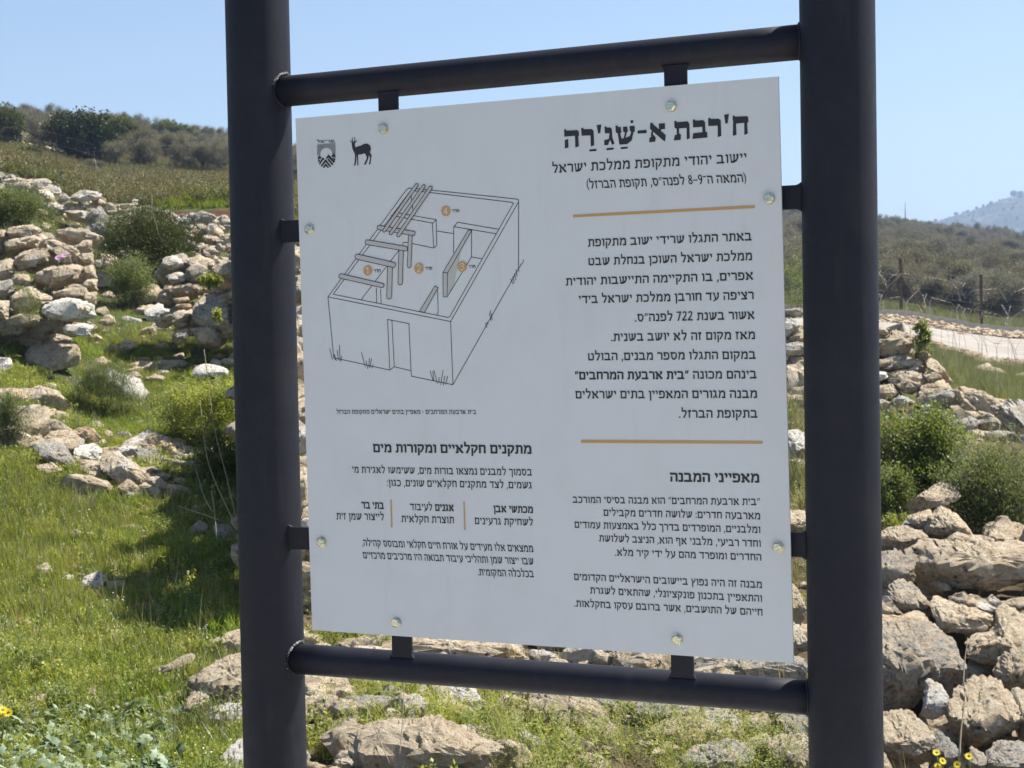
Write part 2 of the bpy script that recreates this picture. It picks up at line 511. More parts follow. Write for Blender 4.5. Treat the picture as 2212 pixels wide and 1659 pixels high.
# the distant hill across the valley
def build_hill():
    us = np.linspace(1350, 3300, 190)
    crest_u = [1350, 1700, 1850, 1960, 2020, 2060, 2100, 2150, 2212, 2300, 2500, 2900, 3300]
    crest_v = [545, 520, 505, 486, 474, 464, 452, 437, 426, 418, 410, 440, 500]
    rows = []
    nd = 46
    for k in range(nd):
        t = k / (nd - 1)
        d = 1250 + 420 * t
        zc = 1.6 - (np.interp(us, crest_u, crest_v) - hor(us)) / FPX * 1560
        prof = math.sin(min(1, t / 0.72) * math.pi / 2) ** 1.25 if t < 0.72 else 1 - (t - 0.72) * 0.6
        x = (us - 1106) / FPX * 1560 + (t - 0.72) * 60
        z = -45 + (zc + 45) * prof
        zz = []
        for q in range(len(us)):
            zz.append(z[q] + 5.0 * (noise.fractal(V((x[q] * 0.012, d * 0.012, 3)), 0.8, 2.0, 6)) * (0.25 + prof * 0.75))
        rows.append(np.stack([x, np.full_like(x, d), np.array(zz)], -1))
    P = np.array(rows); n = len(us)
    i, j = np.meshgrid(np.arange(nd - 1), np.arange(n - 1), indexing='ij')
    faces = np.stack([i * n + j, i * n + j + 1, (i + 1) * n + j + 1, (i + 1) * n + j], -1).reshape(-1, 4)
    mt, nt, out = newmat('hill_scrub_and_rock')
    h = NT(nt)
    p = h.n('ShaderNodeBsdfPrincipled'); p.inputs['Roughness'].default_value = 1.0
    p.inputs['Specular IOR Level'].default_value = 0.0
    geo = h.n('ShaderNodeNewGeometry')
    sc = h.n('ShaderNodeVectorMath', operation='MULTIPLY'); h.l(geo.outputs['Position'], sc.inputs[0]); sc.inputs[1].default_value = (1, 0.6, 4.0)
    n1 = h.noise(sc.outputs[0], 0.028, 9, 0.72, 0.4)
    n2 = h.noise(geo.outputs['Position'], 0.16, 6, 0.75)
    c = h.ramp(n1, [(0.38, (0.075, 0.085, 0.055)), (0.52, (0.13, 0.115, 0.09)), (0.62, (0.30, 0.26, 0.22))])
    c = h.mix(h.ramp(n2, [(0.42, 0.7), (0.56, 0.0)]), c, (0.055, 0.065, 0.04))
    h.l(c, p.inputs['Base Color'])
    h.l(h.bump(n2, 1.0, 3.0), p.inputs['Normal'])
    h.l(p.outputs[0], out.inputs[0])
    tag(link_mesh('hill', np_mesh(P.reshape(-1, 3), faces, 'hill'), mt, smooth=True), kind='structure')
    return P
HILL = build_hill()

# print on the sign, millimetres from the centre of the panel
PRINT_LINES = [
('יישוב יהודי מתקופת ממלכת ישראל', (423.1, 359.0), (56.5, 361.9), 15.1, 'subtitle'),
('(המאה ה־8–9 לפנה״ס, תקופת הברזל)', (422.5, 325.0), (124.5, 329.8), 13.8, 'subtitle_italic'),
('באתר התגלו שרידי ישוב מתקופת', (429.9, 224.7), (123.6, 226.3), 13.4, 'body'),
('ממלכת ישראל השוכן בנחלת שבט', (430.0, 190.8), (124.2, 192.7), 13.4, 'body'),
('אפרים, בו התקיימה התיישבות יהודית', (431.3, 157.3), (78.5, 158.0), 13.4, 'body'),
('רציפה עד חורבן ממלכת ישראל בידי', (431.7, 123.8), (103.6, 125.2), 13.4, 'body'),
('אשור בשנת 722 לפנה״ס.', (432.5, 89.9), (211.9, 90.1), 13.4, 'body'),
('מאז מקום זה לא יושב בשנית.', (433.0, 55.4), (165.2, 56.2), 13.4, 'body'),
('במקום התגלו מספר מבנים, הבולט', (433.6, 21.5), (119.8, 22.3), 13.4, 'body'),
('מבנה מגורים המאפיין בתים ישראלים', (434.8, -45.7), (93.5, -46.0), 13.5, 'body'),
('בתקופת הברזל.', (435.1, -79.7), (291.7, -80.2), 13.4, 'body'),
('בינהם מכונה', (434.7, -12.1), (318.9, -12.0), 13.4, 'body'),
('״בית ארבעת המרחבים״', (310.5, -12.2), (93.4, -11.7), 13.7, 'bold'),
('מאפייני המבנה', (436.1, -191.3), (273.3, -192.7), 15.5, 'heading'),
('״בית ארבעת המרחבים״ הוא מבנה בסיסי המורכב', (436.8, -230.4), (83.8, -235.0), 11.4, 'small'),
('מארבעה חדרים: שלושה חדרים מקבילים', (436.9, -254.9), (144.0, -257.0), 11.5, 'small'),
('ומלבניים, המופרדים בדרך כלל באמצעות עמודים', (436.7, -278.6), (86.5, -280.4), 11.5, 'small'),
('וחדר רביעי, מלבני אף הוא, הניצב לשלושת', (437.1, -302.4), (134.2, -303.5), 11.5, 'small'),
('החדרים ומופרד מהם על ידי קיר מלא.', (437.7, -326.1), (165.0, -327.9), 11.5, 'small'),
('מבנה זה היה נפוץ ביישובים הישראליים הקדומים', (437.9, -373.6), (83.3, -375.2), 11.5, 'small'),
('והתאפיין בתכנון פונקציונלי, שהתאים לשגרת', (437.8, -397.4), (114.6, -398.5), 11.5, 'small'),
('חייהם של התושבים, אשר ברובם עסקו בחקלאות.', (438.2, -421.2), (82.9, -423.8), 11.5, 'small'),
('מתקנים חקלאיים ומקורות מים', (2.4, -147.1), (-333.0, -148.2), 15.6, 'heading'),
('בסמוך למבנים נמצאו בורות מים, ששימשו לאגירת מי', (2.8, -187.2), (-381.6, -188.5), 12.1, 'small'),
('גשמים, לצד מתקנים חקלאיים שונים, כגון:', (2.2, -211.1), (-304.4, -212.6), 12.2, 'small'),
('מכתשי אבן', (3.1, -255.9), (-77.2, -256.4), 12.2, 'bold'),
('לשחיקת גרעינים', (2.6, -279.1), (-117.1, -279.8), 12.2, 'small'),
('אגנים', (-161.4, -257.0), (-200.5, -257.3), 12.5, 'bold'),
('לעיבוד', (-207.3, -257.2), (-255.0, -257.5), 12.5, 'small'),
('תוצרת חקלאית', (-161.4, -279.9), (-274.7, -280.8), 12.5, 'small'),
('בתי בד', (-312.7, -257.0), (-362.3, -257.0), 12.7, 'bold'),
('לייצור שמן זית', (-313.2, -278.6), (-419.6, -280.0), 12.7, 'small'),
('ממצאים אלו מעידים על אורח חיים חקלאי ומבוסס קהילה,', (2.8, -327.8), (-362.5, -329.5), 12.2, 'italic'),
('שבו ייצור שמן ותהליכי עיבוד תבואה היו מרכיבים מרכזיים', (2.9, -351.0), (-360.8, -353.3), 12.2, 'italic'),
('בכלכלה המקומית.', (2.9, -374.2), (-112.5, -375.6), 12.2, 'italic'),
('בית ארבעת המרחבים - מאפיין בתים ישראלים מתקופת הברזל', (-109.7, -74.6), (-413.7, -74.9), 7.7, 'caption'),
('חדר', (-135.8, 300.3), (-150.4, 301.1), 5.6, 'room'),
('חדר', (-104.4, 196.0), (-118.4, 196.5), 5.5, 'room'),
('חדר', (-195.8, 195.5), (-210.2, 196.0), 5.6, 'room'),
('חדר', (-307.9, 194.9), (-322.5, 195.4), 5.7, 'room'),
('אריאל', (-403.8, 447.6), (-443.1, 449.1), 5.3, 'room')]
PRINT_TITLE = [[(399.6,440.0),(402.0,440.1),(404.1,438.1),(425.0,437.2),(427.4,435.2),(427.7,426.9),(425.3,426.0),(426.1,407.6),(420.0,405.2),(420.1,426.4),(405.4,425.9),(405.9,406.8),(399.3,405.4),(400.3,431.1),(399.5,431.9)],[(384.1,442.6),(392.8,443.5),(390.3,427.6),(386.3,427.3)],[(355.0,438.2),(358.3,439.9),(359.9,437.4),(374.7,436.6),(377.9,433.5),(378.5,406.8),(372.2,405.0),(372.1,424.8),(355.1,425.5)],[(326.9,437.9),(329.9,439.3),(331.8,436.5),(345.6,436.3),(349.3,432.5),(349.8,415.7),(352.8,415.1),(353.1,405.8),(325.5,405.1),(327.0,414.9),(344.4,415.6),(343.9,424.8),(327.1,424.9)],[(292.4,438.1),(295.8,439.0),(297.3,436.2),(317.1,436.2),(320.3,432.3),(320.9,406.5),(315.1,404.7),(315.2,425.0),(301.3,425.0),(301.1,416.7),(304.7,413.7),(303.7,405.0),(291.0,404.8),(293.1,413.9),(296.9,414.7),(296.8,425.0),(293.0,426.2)],[(247.6,438.3),(251.3,438.5),(254.2,434.7),(276.3,415.3),(274.8,404.3),(271.1,406.4),(246.9,427.9)],[(263.4,436.0),(274.7,436.2),(275.3,425.9),(269.0,425.9),(265.7,423.0),(261.5,424.9),(264.1,427.0)],[(252.8,427.8),(253.2,423.9),(252.2,418.5),(257.5,412.0),(256.2,405.1),(244.8,404.6),(245.8,412.8),(248.8,413.8),(248.6,421.1),(251.5,425.6)],[(223.4,426.8),(240.4,426.8),(240.6,421.2),(223.5,421.3)],[(210.5,445.6),(215.2,445.7),(215.3,440.6),(210.5,440.6)],[(181.3,437.8),(184.4,438.9),(186.9,435.6),(191.6,435.5),(192.6,425.5),(190.1,424.7),(192.4,414.8),(196.7,414.9),(199.4,425.6),(196.0,426.3),(195.7,435.2),(203.9,435.6),(205.0,426.5),(202.8,425.1),(200.1,415.6),(208.6,418.4),(211.3,425.7),(208.8,427.0),(208.1,435.6),(216.5,435.8),(218.2,434.1),(218.0,425.3),(215.4,424.2),(212.1,410.4),(203.2,404.4),(188.3,404.2),(185.3,425.0),(181.9,425.7)],[(190.7,399.6),(204.1,399.7),(204.2,396.4),(190.8,396.2)],[(160.0,437.8),(162.7,438.8),(164.7,436.3),(171.6,435.9),(174.2,433.3),(174.9,417.6),(179.0,407.1),(174.3,404.5),(171.1,412.8),(169.0,412.0),(166.7,405.3),(159.3,405.1),(159.1,414.3),(168.2,415.7),(169.6,425.8),(160.8,426.1)],[(163.1,399.8),(177.0,399.9),(177.1,396.4),(163.4,395.9)],[(145.1,442.0),(154.1,442.3),(151.7,427.0),(147.7,426.7)],[(114.8,438.7),(118.6,439.3),(120.0,436.3),(135.5,435.6),(138.9,432.3),(139.7,406.6),(133.1,404.6),(132.7,424.4),(115.4,425.1)],[(129.9,399.5),(143.7,399.9),(143.8,396.1),(130.2,395.8)],[(81.1,438.2),(84.3,439.1),(86.0,436.3),(106.9,435.7),(110.0,433.4),(110.5,425.4),(108.8,424.4),(109.8,406.5),(102.8,404.7),(102.4,426.0),(81.4,425.5)],[(82.1,419.4),(88.8,421.0),(89.2,405.9),(82.1,404.3)]]
PRINT_DEER = [[(-362.3,455.0),(-364.2,454.2),(-364.8,452.0),(-363.8,449.4),(-363.9,445.2),(-361.8,445.6),(-362.2,448.3),(-363.0,451.1),(-362.9,453.4)],[(-359.6,454.8),(-357.6,454.8),(-357.1,452.1),(-358.2,449.0),(-358.6,444.9),(-360.4,445.5),(-359.8,448.6),(-358.7,451.8),(-358.8,453.6)],[(-368.9,449.3),(-366.8,448.9),(-364.1,445.9),(-364.3,443.9),(-367.4,446.8)],[(-352.9,448.4),(-355.0,448.3),(-358.3,445.8),(-358.3,443.0),(-355.0,445.1)],[(-365.0,445.8),(-358.0,445.3),(-358.3,442.6),(-358.4,438.9),(-357.4,436.1),(-355.3,435.3),(-351.5,436.8),(-345.0,437.8),(-339.1,440.1),(-333.7,441.0),(-329.5,440.2),(-324.2,436.2),(-322.8,431.1),(-323.4,427.4),(-325.1,425.7),(-324.9,422.5),(-321.8,418.2),(-321.9,415.5),(-323.0,411.9),(-324.6,401.9),(-326.3,400.6),(-328.1,401.2),(-325.2,412.0),(-325.3,414.8),(-329.5,419.6),(-328.0,415.8),(-328.3,414.0),(-332.0,406.9),(-333.7,403.8),(-335.3,400.7),(-338.8,401.4),(-337.4,404.5),(-332.6,412.5),(-332.5,415.7),(-335.8,421.8),(-339.0,422.3),(-343.9,421.0),(-350.9,421.2),(-352.0,419.2),(-351.9,412.8),(-351.3,406.7),(-351.4,401.2),(-354.7,400.8),(-353.5,404.6),(-354.1,411.5),(-354.8,416.2),(-354.9,421.2),(-355.5,418.5),(-356.0,410.3),(-356.7,404.8),(-358.4,401.7),(-359.0,399.9),(-361.4,400.7),(-359.6,407.3),(-358.6,415.0),(-358.6,422.4),(-363.0,430.9),(-364.7,436.6),(-364.9,442.1)]]
PRINT_SHIELD = [[(-436.2,426.8),(-444.0,426.6),(-444.0,425.4),(-436.1,426.0)],[(-436.2,428.4),(-443.9,429.1),(-443.9,428.0),(-436.2,427.6)],[(-436.0,430.0),(-443.8,431.6),(-443.9,430.5),(-436.1,429.2)],[(-435.5,431.5),(-443.8,434.3),(-443.8,433.1),(-435.7,430.8)],[(-434.7,432.9),(-443.7,437.2),(-443.7,435.8),(-435.1,432.2)],[(-433.7,434.2),(-443.6,440.5),(-443.6,439.0),(-434.2,433.6)],[(-432.5,435.4),(-443.5,444.6),(-443.5,442.7),(-433.1,434.9)],[(-431.1,436.4),(-440.6,446.8),(-442.9,446.8),(-431.8,435.9)],[(-429.6,437.3),(-436.1,446.8),(-438.0,446.8),(-430.4,436.9)],[(-427.9,437.9),(-432.2,446.8),(-433.9,446.8),(-428.7,437.6)],[(-426.1,438.3),(-428.7,446.8),(-430.2,446.8),(-427.0,438.1)],[(-424.3,438.5),(-425.4,446.8),(-426.9,446.8),(-425.2,438.4)],[(-422.4,438.5),(-422.1,446.8),(-423.6,446.8),(-423.3,438.5)],[(-420.5,438.2),(-418.8,446.8),(-420.3,446.8),(-421.4,438.4)],[(-418.7,437.8),(-415.3,446.8),(-416.9,446.8),(-419.6,438.0)],[(-417.0,437.1),(-411.3,446.8),(-413.2,446.8),(-417.8,437.5)],[(-415.3,436.2),(-406.7,446.8),(-408.9,446.8),(-416.1,436.7)],[(-413.9,435.2),(-401.3,446.6),(-403.7,446.8),(-414.6,435.7)],[(-412.6,434.0),(-401.4,441.5),(-401.3,443.6),(-413.2,434.6)],[(-411.5,432.6),(-401.5,437.5),(-401.5,439.2),(-412.0,433.3)],[(-410.6,431.2),(-401.6,434.2),(-401.6,435.6),(-411.0,431.9)],[(-410.0,429.7),(-401.7,431.4),(-401.6,432.6),(-410.2,430.4)],[(-409.6,428.1),(-401.8,428.7),(-401.7,429.9),(-409.7,428.9)],[(-409.4,426.5),(-401.8,426.2),(-401.8,427.3),(-409.5,427.3)],[(-409.6,424.9),(-401.9,423.7),(-401.9,424.8),(-409.5,425.7)],[(-418.2,425.9),(-403.6,411.8),(-405.9,407.8),(-418.4,419.7),(-421.7,416.9),(-424.0,418.9)],[(-418.2,418.1),(-407.5,406.8),(-409.8,403.9),(-418.3,413.0),(-420.7,415.7)],[(-425.0,417.3),(-412.3,402.6),(-415.1,401.0),(-424.9,411.3),(-433.4,402.8),(-436.3,404.8)],[(-424.7,409.0),(-417.0,400.4),(-420.3,399.7),(-424.6,403.9),(-428.0,400.3),(-431.8,401.7)],[(-430.9,421.2),(-427.5,417.9),(-429.4,415.5),(-431.7,414.5),(-437.9,406.8),(-440.1,409.4)],[(-438.2,425.4),(-433.4,419.9),(-435.7,418.0),(-438.1,419.3),(-442.6,416.3),(-442.5,421.2)],[(-437.9,417.7),(-436.3,416.2),(-440.6,410.9),(-442.4,414.7)],[(-406.7,426.6),(-402.2,422.4),(-402.3,417.5),(-406.3,420.8),(-409.4,419.4),(-411.8,421.6)],[(-406.6,419.4),(-402.7,415.5),(-403.0,412.7),(-405.4,414.0),(-408.8,417.7)]]
PRINT_HOUSE = [[(-427.1,151.6),(-248.2,347.6),(-242.6,351.2),(-228.1,349.8),(-20.3,319.4),(-13.3,317.7),(-12.9,313.7),(-159.1,98.2),(-427.1,151.6),(-417.2,33.9),(-292.5,8.6),(-282.6,15.1),(-246.3,7.1)],[(-12.9,313.7),(-15.7,192.5),(-32.1,167.6),(-157.1,-19.8),(-159.1,98.2)],[(-157.1,-19.8),(-245.5,-3.2),(-246.3,7.1),(-248.5,96.2),(-295.0,105.1),(-292.5,8.6)],[(-285.4,103.5),(-282.6,15.1)],[(-233.2,346.2),(-26.4,313.4),(-23.4,311.5),(-160.6,107.3),(-165.0,106.1),(-415.1,156.4),(-239.5,345.0),(-233.2,346.2)],[(-238.3,343.8),(-234.2,308.8)],[(-183.8,267.9),(-148.9,261.6)],[(-267.5,234.5),(-352.1,144.4)],[(-54.8,265.4),(-139.8,282.3),(-147.4,274.5),(-59.7,257.3)],[(-148.1,274.5),(-149.8,226.2)],[(-110.6,266.4),(-112.3,216.8),(-164.8,144.8)],[(-112.3,216.8),(-90.7,212.6)],[(-185.0,289.1),(-185.0,241.2),(-191.3,236.5),(-237.1,246.6)],[(-193.3,283.0),(-191.3,236.5)],[(-185.0,289.1),(-192.6,283.0)],[(-275.7,307.6),(-185.0,289.1)],[(-282.2,302.0),(-192.6,283.0)],[(-258.9,245.7),(-255.8,249.9),(-247.0,249.1)],[(-185.4,157.8),(-184.9,116.6),(-188.3,111.3)],[(-318.1,165.5),(-318.1,136.9)],[(-308.8,163.1),(-308.2,135.1)]]
PRINT_GRASS = [[(-425.9,51.8),(-419.9,29.8)],[(-418.3,41.6),(-410.8,28.1)],[(-408.9,47.5),(-406.8,29.2)],[(-403.4,58.2),(-403.0,27.4)],[(-399.3,36.9),(-400.9,26.9)],[(-414.4,39.3),(-413.9,29.3)],[(-354.4,43.0),(-346.6,15.2)],[(-344.5,26.7),(-341.0,11.8)],[(-337.1,31.7),(-338.4,14.7)],[(-332.3,31.2),(-336.3,14.0)],[(-329.0,19.9),(-331.5,12.4)],[(-205.3,6.9),(-198.8,-12.3)],[(-199.1,5.1),(-197.6,-11.9)],[(-197.1,7.7),(-189.8,-17.4)],[(-186.3,-5.5),(-186.3,-15.7)],[(-177.3,8.1),(-182.9,-19.6)],[(-173.9,-3.4),(-177.5,-21.1)],[(-167.7,-3.4),(-172.5,-19.0)],[(-75.7,117.3),(-71.8,100.1)],[(-77.5,112.0),(-74.2,98.0)],[(-86.3,93.6),(-82.9,85.4)],[(-83.9,96.1),(-80.4,91.7)],[(-32.7,174.0),(-27.5,164.3)],[(-27.9,178.1),(-25.1,166.3)],[(-24.7,183.3),(-21.4,171.5)],[(-21.0,190.5),(-18.9,177.8)],[(-16.0,203.1),(-15.2,186.1)],[(-10.1,200.7),(-13.8,193.5)],[(-4.8,207.9),(-7.8,199.6)]]
PRINT_CAPS = [[(-309.1,276.2),(-311.2,277.1),(-312.5,278.8),(-312.7,280.9),(-311.6,282.7),(-309.7,283.8),(-307.3,283.9),(-234.0,269.6),(-231.9,268.7),(-230.6,267.0),(-230.4,265.0),(-231.4,263.2),(-233.3,262.1),(-235.7,262.0)],[(-336.0,248.9),(-338.4,250.0),(-339.9,251.9),(-340.1,254.2),(-338.9,256.2),(-336.7,257.4),(-334.0,257.5),(-251.4,242.1),(-249.0,241.0),(-247.6,239.1),(-247.4,236.9),(-248.5,234.9),(-250.7,233.6),(-253.3,233.5)],[(-359.3,221.8),(-361.9,223.1),(-363.4,225.3),(-363.4,227.8),(-362.0,230.0),(-359.5,231.2),(-356.5,231.2),(-278.2,212.9),(-275.7,211.6),(-274.2,209.5),(-274.2,207.0),(-275.6,204.8),(-278.1,203.6),(-280.9,203.6)],[(-397.0,186.7),(-399.3,187.8),(-400.6,189.7),(-400.6,191.9),(-399.3,193.8),(-397.1,194.9),(-394.6,194.9),(-304.1,174.0),(-301.9,173.0),(-300.6,171.1),(-300.6,168.9),(-301.8,167.0),(-303.9,166.0),(-306.4,166.0)],[(-226.9,357.4),(-225.5,358.3),(-223.9,358.4),(-222.3,357.8),(-221.3,356.7),(-221.0,355.2),(-221.7,353.9),(-294.2,271.8),(-295.6,270.9),(-297.3,270.8),(-298.9,271.3),(-299.9,272.5),(-300.2,274.0),(-299.5,275.4)],[(-212.0,354.4),(-210.7,355.3),(-209.1,355.4),(-207.5,354.9),(-206.5,353.7),(-206.2,352.2),(-206.8,350.9),(-279.9,266.2),(-281.2,265.3),(-282.9,265.1),(-284.5,265.7),(-285.6,266.8),(-285.8,268.3),(-285.2,269.7)],[(-197.5,350.9),(-196.1,351.8),(-194.3,352.0),(-192.6,351.4),(-191.5,350.2),(-191.2,348.6),(-191.8,347.2),(-263.4,261.6),(-264.8,260.7),(-266.6,260.4),(-268.3,261.0),(-269.5,262.3),(-269.8,263.9),(-269.1,265.3)],[(-244.9,262.7),(-244.2,264.4),(-242.7,265.5),(-240.7,265.9),(-238.7,265.2),(-237.3,263.9),(-236.9,262.1),(-240.9,204.5),(-241.6,202.8),(-243.1,201.7),(-245.1,201.3),(-247.1,201.9),(-248.5,203.3),(-248.9,205.1)],[(-266.6,233.0),(-265.8,235.1),(-263.9,236.5),(-261.5,236.9),(-259.2,236.1),(-257.5,234.5),(-257.0,232.4),(-260.5,173.5),(-261.3,171.5),(-263.2,170.1),(-265.6,169.7),(-267.9,170.4),(-269.6,172.0),(-270.1,174.1)],[(-292.1,204.0),(-291.3,206.2),(-289.2,207.8),(-286.5,208.2),(-283.9,207.5),(-282.1,205.7),(-281.5,203.3),(-284.7,148.0),(-285.6,145.7),(-287.6,144.1),(-290.3,143.6),(-292.9,144.4),(-294.8,146.2),(-295.4,148.5)]]
PRINT_FILLS = [[(-117.1,267.1),(-110.4,265.7),(-162.9,189.0),(-172.7,190.4)],[(-172.7,190.4),(-162.9,189.0),(-165.3,144.4),(-173.4,144.6)],[(-162.9,189.0),(-135.1,227.8),(-151.2,167.0),(-164.8,144.8)],[(-190.6,165.5),(-184.0,162.1),(-214.2,116.7),(-224.9,118.7)]]
PRINT_CIRC = [([(-326.2,199.1),(-326.5,196.9),(-327.3,194.9),(-328.4,193.1),(-330.0,191.6),(-331.8,190.5),(-333.8,189.9),(-336.0,189.7),(-338.1,190.0),(-340.1,190.8),(-341.8,192.0),(-343.3,193.6),(-344.4,195.5),(-345.0,197.6),(-345.2,199.7),(-344.9,201.9),(-344.2,203.9),(-343.0,205.7),(-341.4,207.2),(-339.6,208.3),(-337.6,208.9),(-335.4,209.1),(-333.3,208.8),(-331.3,208.0),(-329.6,206.8),(-328.1,205.2),(-327.0,203.3),(-326.4,201.2)],(-335.7,199.4),'1'),([(-214.1,199.4),(-214.4,197.2),(-215.1,195.1),(-216.3,193.2),(-217.9,191.7),(-219.8,190.6),(-221.9,189.9),(-224.0,189.7),(-226.2,190.0),(-228.2,190.8),(-230.0,192.1),(-231.5,193.7),(-232.7,195.7),(-233.3,197.8),(-233.5,200.0),(-233.2,202.3),(-232.4,204.4),(-231.2,206.2),(-229.6,207.7),(-227.8,208.9),(-225.7,209.5),(-223.5,209.7),(-221.4,209.4),(-219.3,208.6),(-217.5,207.3),(-216.0,205.7),(-214.9,203.7),(-214.3,201.6)],(-223.8,199.7),'2'),([(-122.4,199.4),(-122.7,197.2),(-123.5,195.2),(-124.6,193.3),(-126.2,191.8),(-128.0,190.7),(-130.0,190.0),(-132.1,189.9),(-134.2,190.2),(-136.2,191.0),(-138.0,192.2),(-139.5,193.8),(-140.5,195.8),(-141.2,197.9),(-141.4,200.1),(-141.1,202.3),(-140.3,204.3),(-139.2,206.2),(-137.6,207.7),(-135.8,208.8),(-133.8,209.4),(-131.7,209.6),(-129.6,209.3),(-127.6,208.5),(-125.8,207.2),(-124.3,205.6),(-123.3,203.7),(-122.6,201.6)],(-131.9,199.7),'3'),([(-154.2,303.8),(-154.5,301.7),(-155.3,299.7),(-156.4,297.9),(-158.0,296.4),(-159.8,295.4),(-161.9,294.8),(-164.0,294.6),(-166.1,295.0),(-168.1,295.8),(-169.9,297.0),(-171.4,298.6),(-172.5,300.5),(-173.1,302.6),(-173.3,304.8),(-173.0,306.9),(-172.3,308.9),(-171.1,310.7),(-169.5,312.2),(-167.7,313.2),(-165.6,313.8),(-163.5,314.0),(-161.4,313.6),(-159.4,312.8),(-157.6,311.6),(-156.1,309.9),(-155.0,308.1),(-154.4,306.0)],(-163.7,304.3),'4')]
PRINT_RULES = [[(95.5,284.8),(436.5,284.7),(436.5,279.7),(95.4,280.0)],[(102.6,-120.5),(443.6,-119.4),(443.5,-124.4),(102.5,-126.0)],[(-140.4,-238.5),(-137.6,-238.4),(-136.9,-291.6),(-139.8,-291.7)],[(-298.1,-238.8),(-295.2,-238.8),(-294.8,-291.5),(-297.8,-291.6)]]
# ------------------------------------------------------------------ the sign
SIGN_YAW = 0.45883
SA = V((math.cos(SIGN_YAW), -math.sin(SIGN_YAW), 0))
SN = V((-math.sin(SIGN_YAW), -math.cos(SIGN_YAW), 0))
SCN = V((0.03064, 3.17489, 1.6 - 0.07687))
UP = V((0, 0, 1))
def sp(s, t, n=0.0):
    """point on the sign: s metres right, t metres up of the panel's centre, n metres in front of its face"""
    return SCN + SA * s + UP * t + SN * n

def paint_mat(name, col, rough, grain=900, bumpd=0.0006, spec=0.5, dirt=0.25):
    mt, nt, out = newmat(name)
    h = NT(nt)
    p = h.n('ShaderNodeBsdfPrincipled')
    p.inputs['Specular IOR Level'].default_value = spec
    geo = h.n('ShaderNodeNewGeometry'); pos = geo.outputs['Position']
    n1 = h.noise(pos, 7, 6, 0.65, 0.5); n2 = h.noise(pos, grain, 2, 0.5); n3 = h.noise(pos, 60, 5, 0.6)
    sc = h.n('ShaderNodeVectorMath', operation='MULTIPLY'); h.l(pos, sc.inputs[0]); sc.inputs[1].default_value = (1, 1, 0.15)
    n4 = h.noise(sc.outputs[0], 38, 4, 0.6)
    c = h.mix(h.ramp(n1, [(0.45, 0.0), (0.72, dirt)]), col, (0.16, 0.14, 0.12))
    c = h.mix(h.ramp(n4, [(0.58, 0.0), (0.74, dirt * 0.8)]), c, (0.20, 0.18, 0.16))
    h.l(c, p.inputs['Base Color'])
    h.l(h.ramp(n3, [(0.3, rough - 0.06), (0.7, rough + 0.08)]), p.inputs['Roughness'])
    h.l(h.bump(n2, 0.5, bumpd), p.inputs['Normal'])
    h.l(p.outputs[0], out.inputs[0])
    return mt
M['paint'] = paint_mat('charcoal_powder_coat', (0.0056, 0.0060, 0.0125), 0.56, spec=0.32, dirt=0.05)
M['panel'] = paint_mat('pale_grey_panel', (0.635, 0.64, 0.63), 0.42, grain=700, bumpd=0.0002, spec=0.35, dirt=0.07)
M['weld'] = simple_mat('bare_weld', (0.42, 0.41, 0.40), 0.5, 0.5, 300, 0.5, 0.8)
M['zinc'] = simple_mat('zinc_plated_steel', (0.66, 0.65, 0.50), 0.24, 0.95, 220, 0.2, 0.1)
M['ink'] = simple_mat('black_print', (0.018, 0.017, 0.02), 0.5)
M['gold'] = simple_mat('ochre_print', (0.52, 0.30, 0.10), 0.5)
M['greyprint'] = simple_mat('grey_print', (0.47, 0.46, 0.43), 0.5)
M['whiteprint'] = simple_mat('pale_print', (0.66, 0.62, 0.55), 0.5)

sign = tag(empty('information_sign', (SCN.x, SCN.y, 0.0)),
           'grey information board with black Hebrew text bolted between two thick dark posts', 'sign')

def post(s0, s1):
    bm = bmesh.new()
    z0 = float(height(sp(s0, 0).x, sp(s0, 0).y)) - 0.15
    def line(z):
        t = z - SCN.z
        return sp(s0 + (s1 - s0) * (0.75 - t) / 1.5, t, -0.035)
    pts = [line(z0 + (2.62 - z0) * k / 14) for k in range(15)]
    add_tube(bm, pts, 0.0633, 56)
    return bm_obj('post', bm, M['paint'], sign)
post(-0.5986, -0.6005)
post(0.5758, 0.5712)

def bar(tl, tr, sl, sr):
    bm = bmesh.new()
    add_tube(bm, [sp(sl + (sr - sl) * k / 10, tl + (tr - tl) * k / 10, -0.035) for k in range(11)], 0.0302, 40)
    return bm_obj('crossbar', bm, M['paint'], sign)
bar(0.5601, 0.5607, -0.56, 0.54)
bar(-0.5656, -0.5647, -0.56, 0.54)

def weld_ring(s_post, t, side):
    """lumpy bead where a crossbar meets a post"""
    bm = bmesh.new()
    R = 0.0633; r = 0.0302
    pts = []
    for k in range(41):
        a = 2 * math.pi * k / 40
        y, z = (r + 0.0015) * math.cos(a), (r + 0.0015) * math.sin(a)
        x = math.sqrt(R * R - y * y)
        pts.append(sp(s_post + side * (x + 0.001), t + z, -0.035 + y))
    rad = [0.0022 + 0.0011 * noise.noise(V((k * 0.9, s_post * 5, t * 7))) for k in range(41)]
    add_tube(bm, pts, rad, 6, cap=False)
    return bm_obj('weld_bead', bm, M['paint'], sign)
for s_, t_, sd in ((-0.5989, 0.5601, 1), (-0.6002, -0.5656, 1), (0.5752, 0.5607, -1), (0.5718, -0.5647, -1)):
    weld_ring(s_, t_, sd)
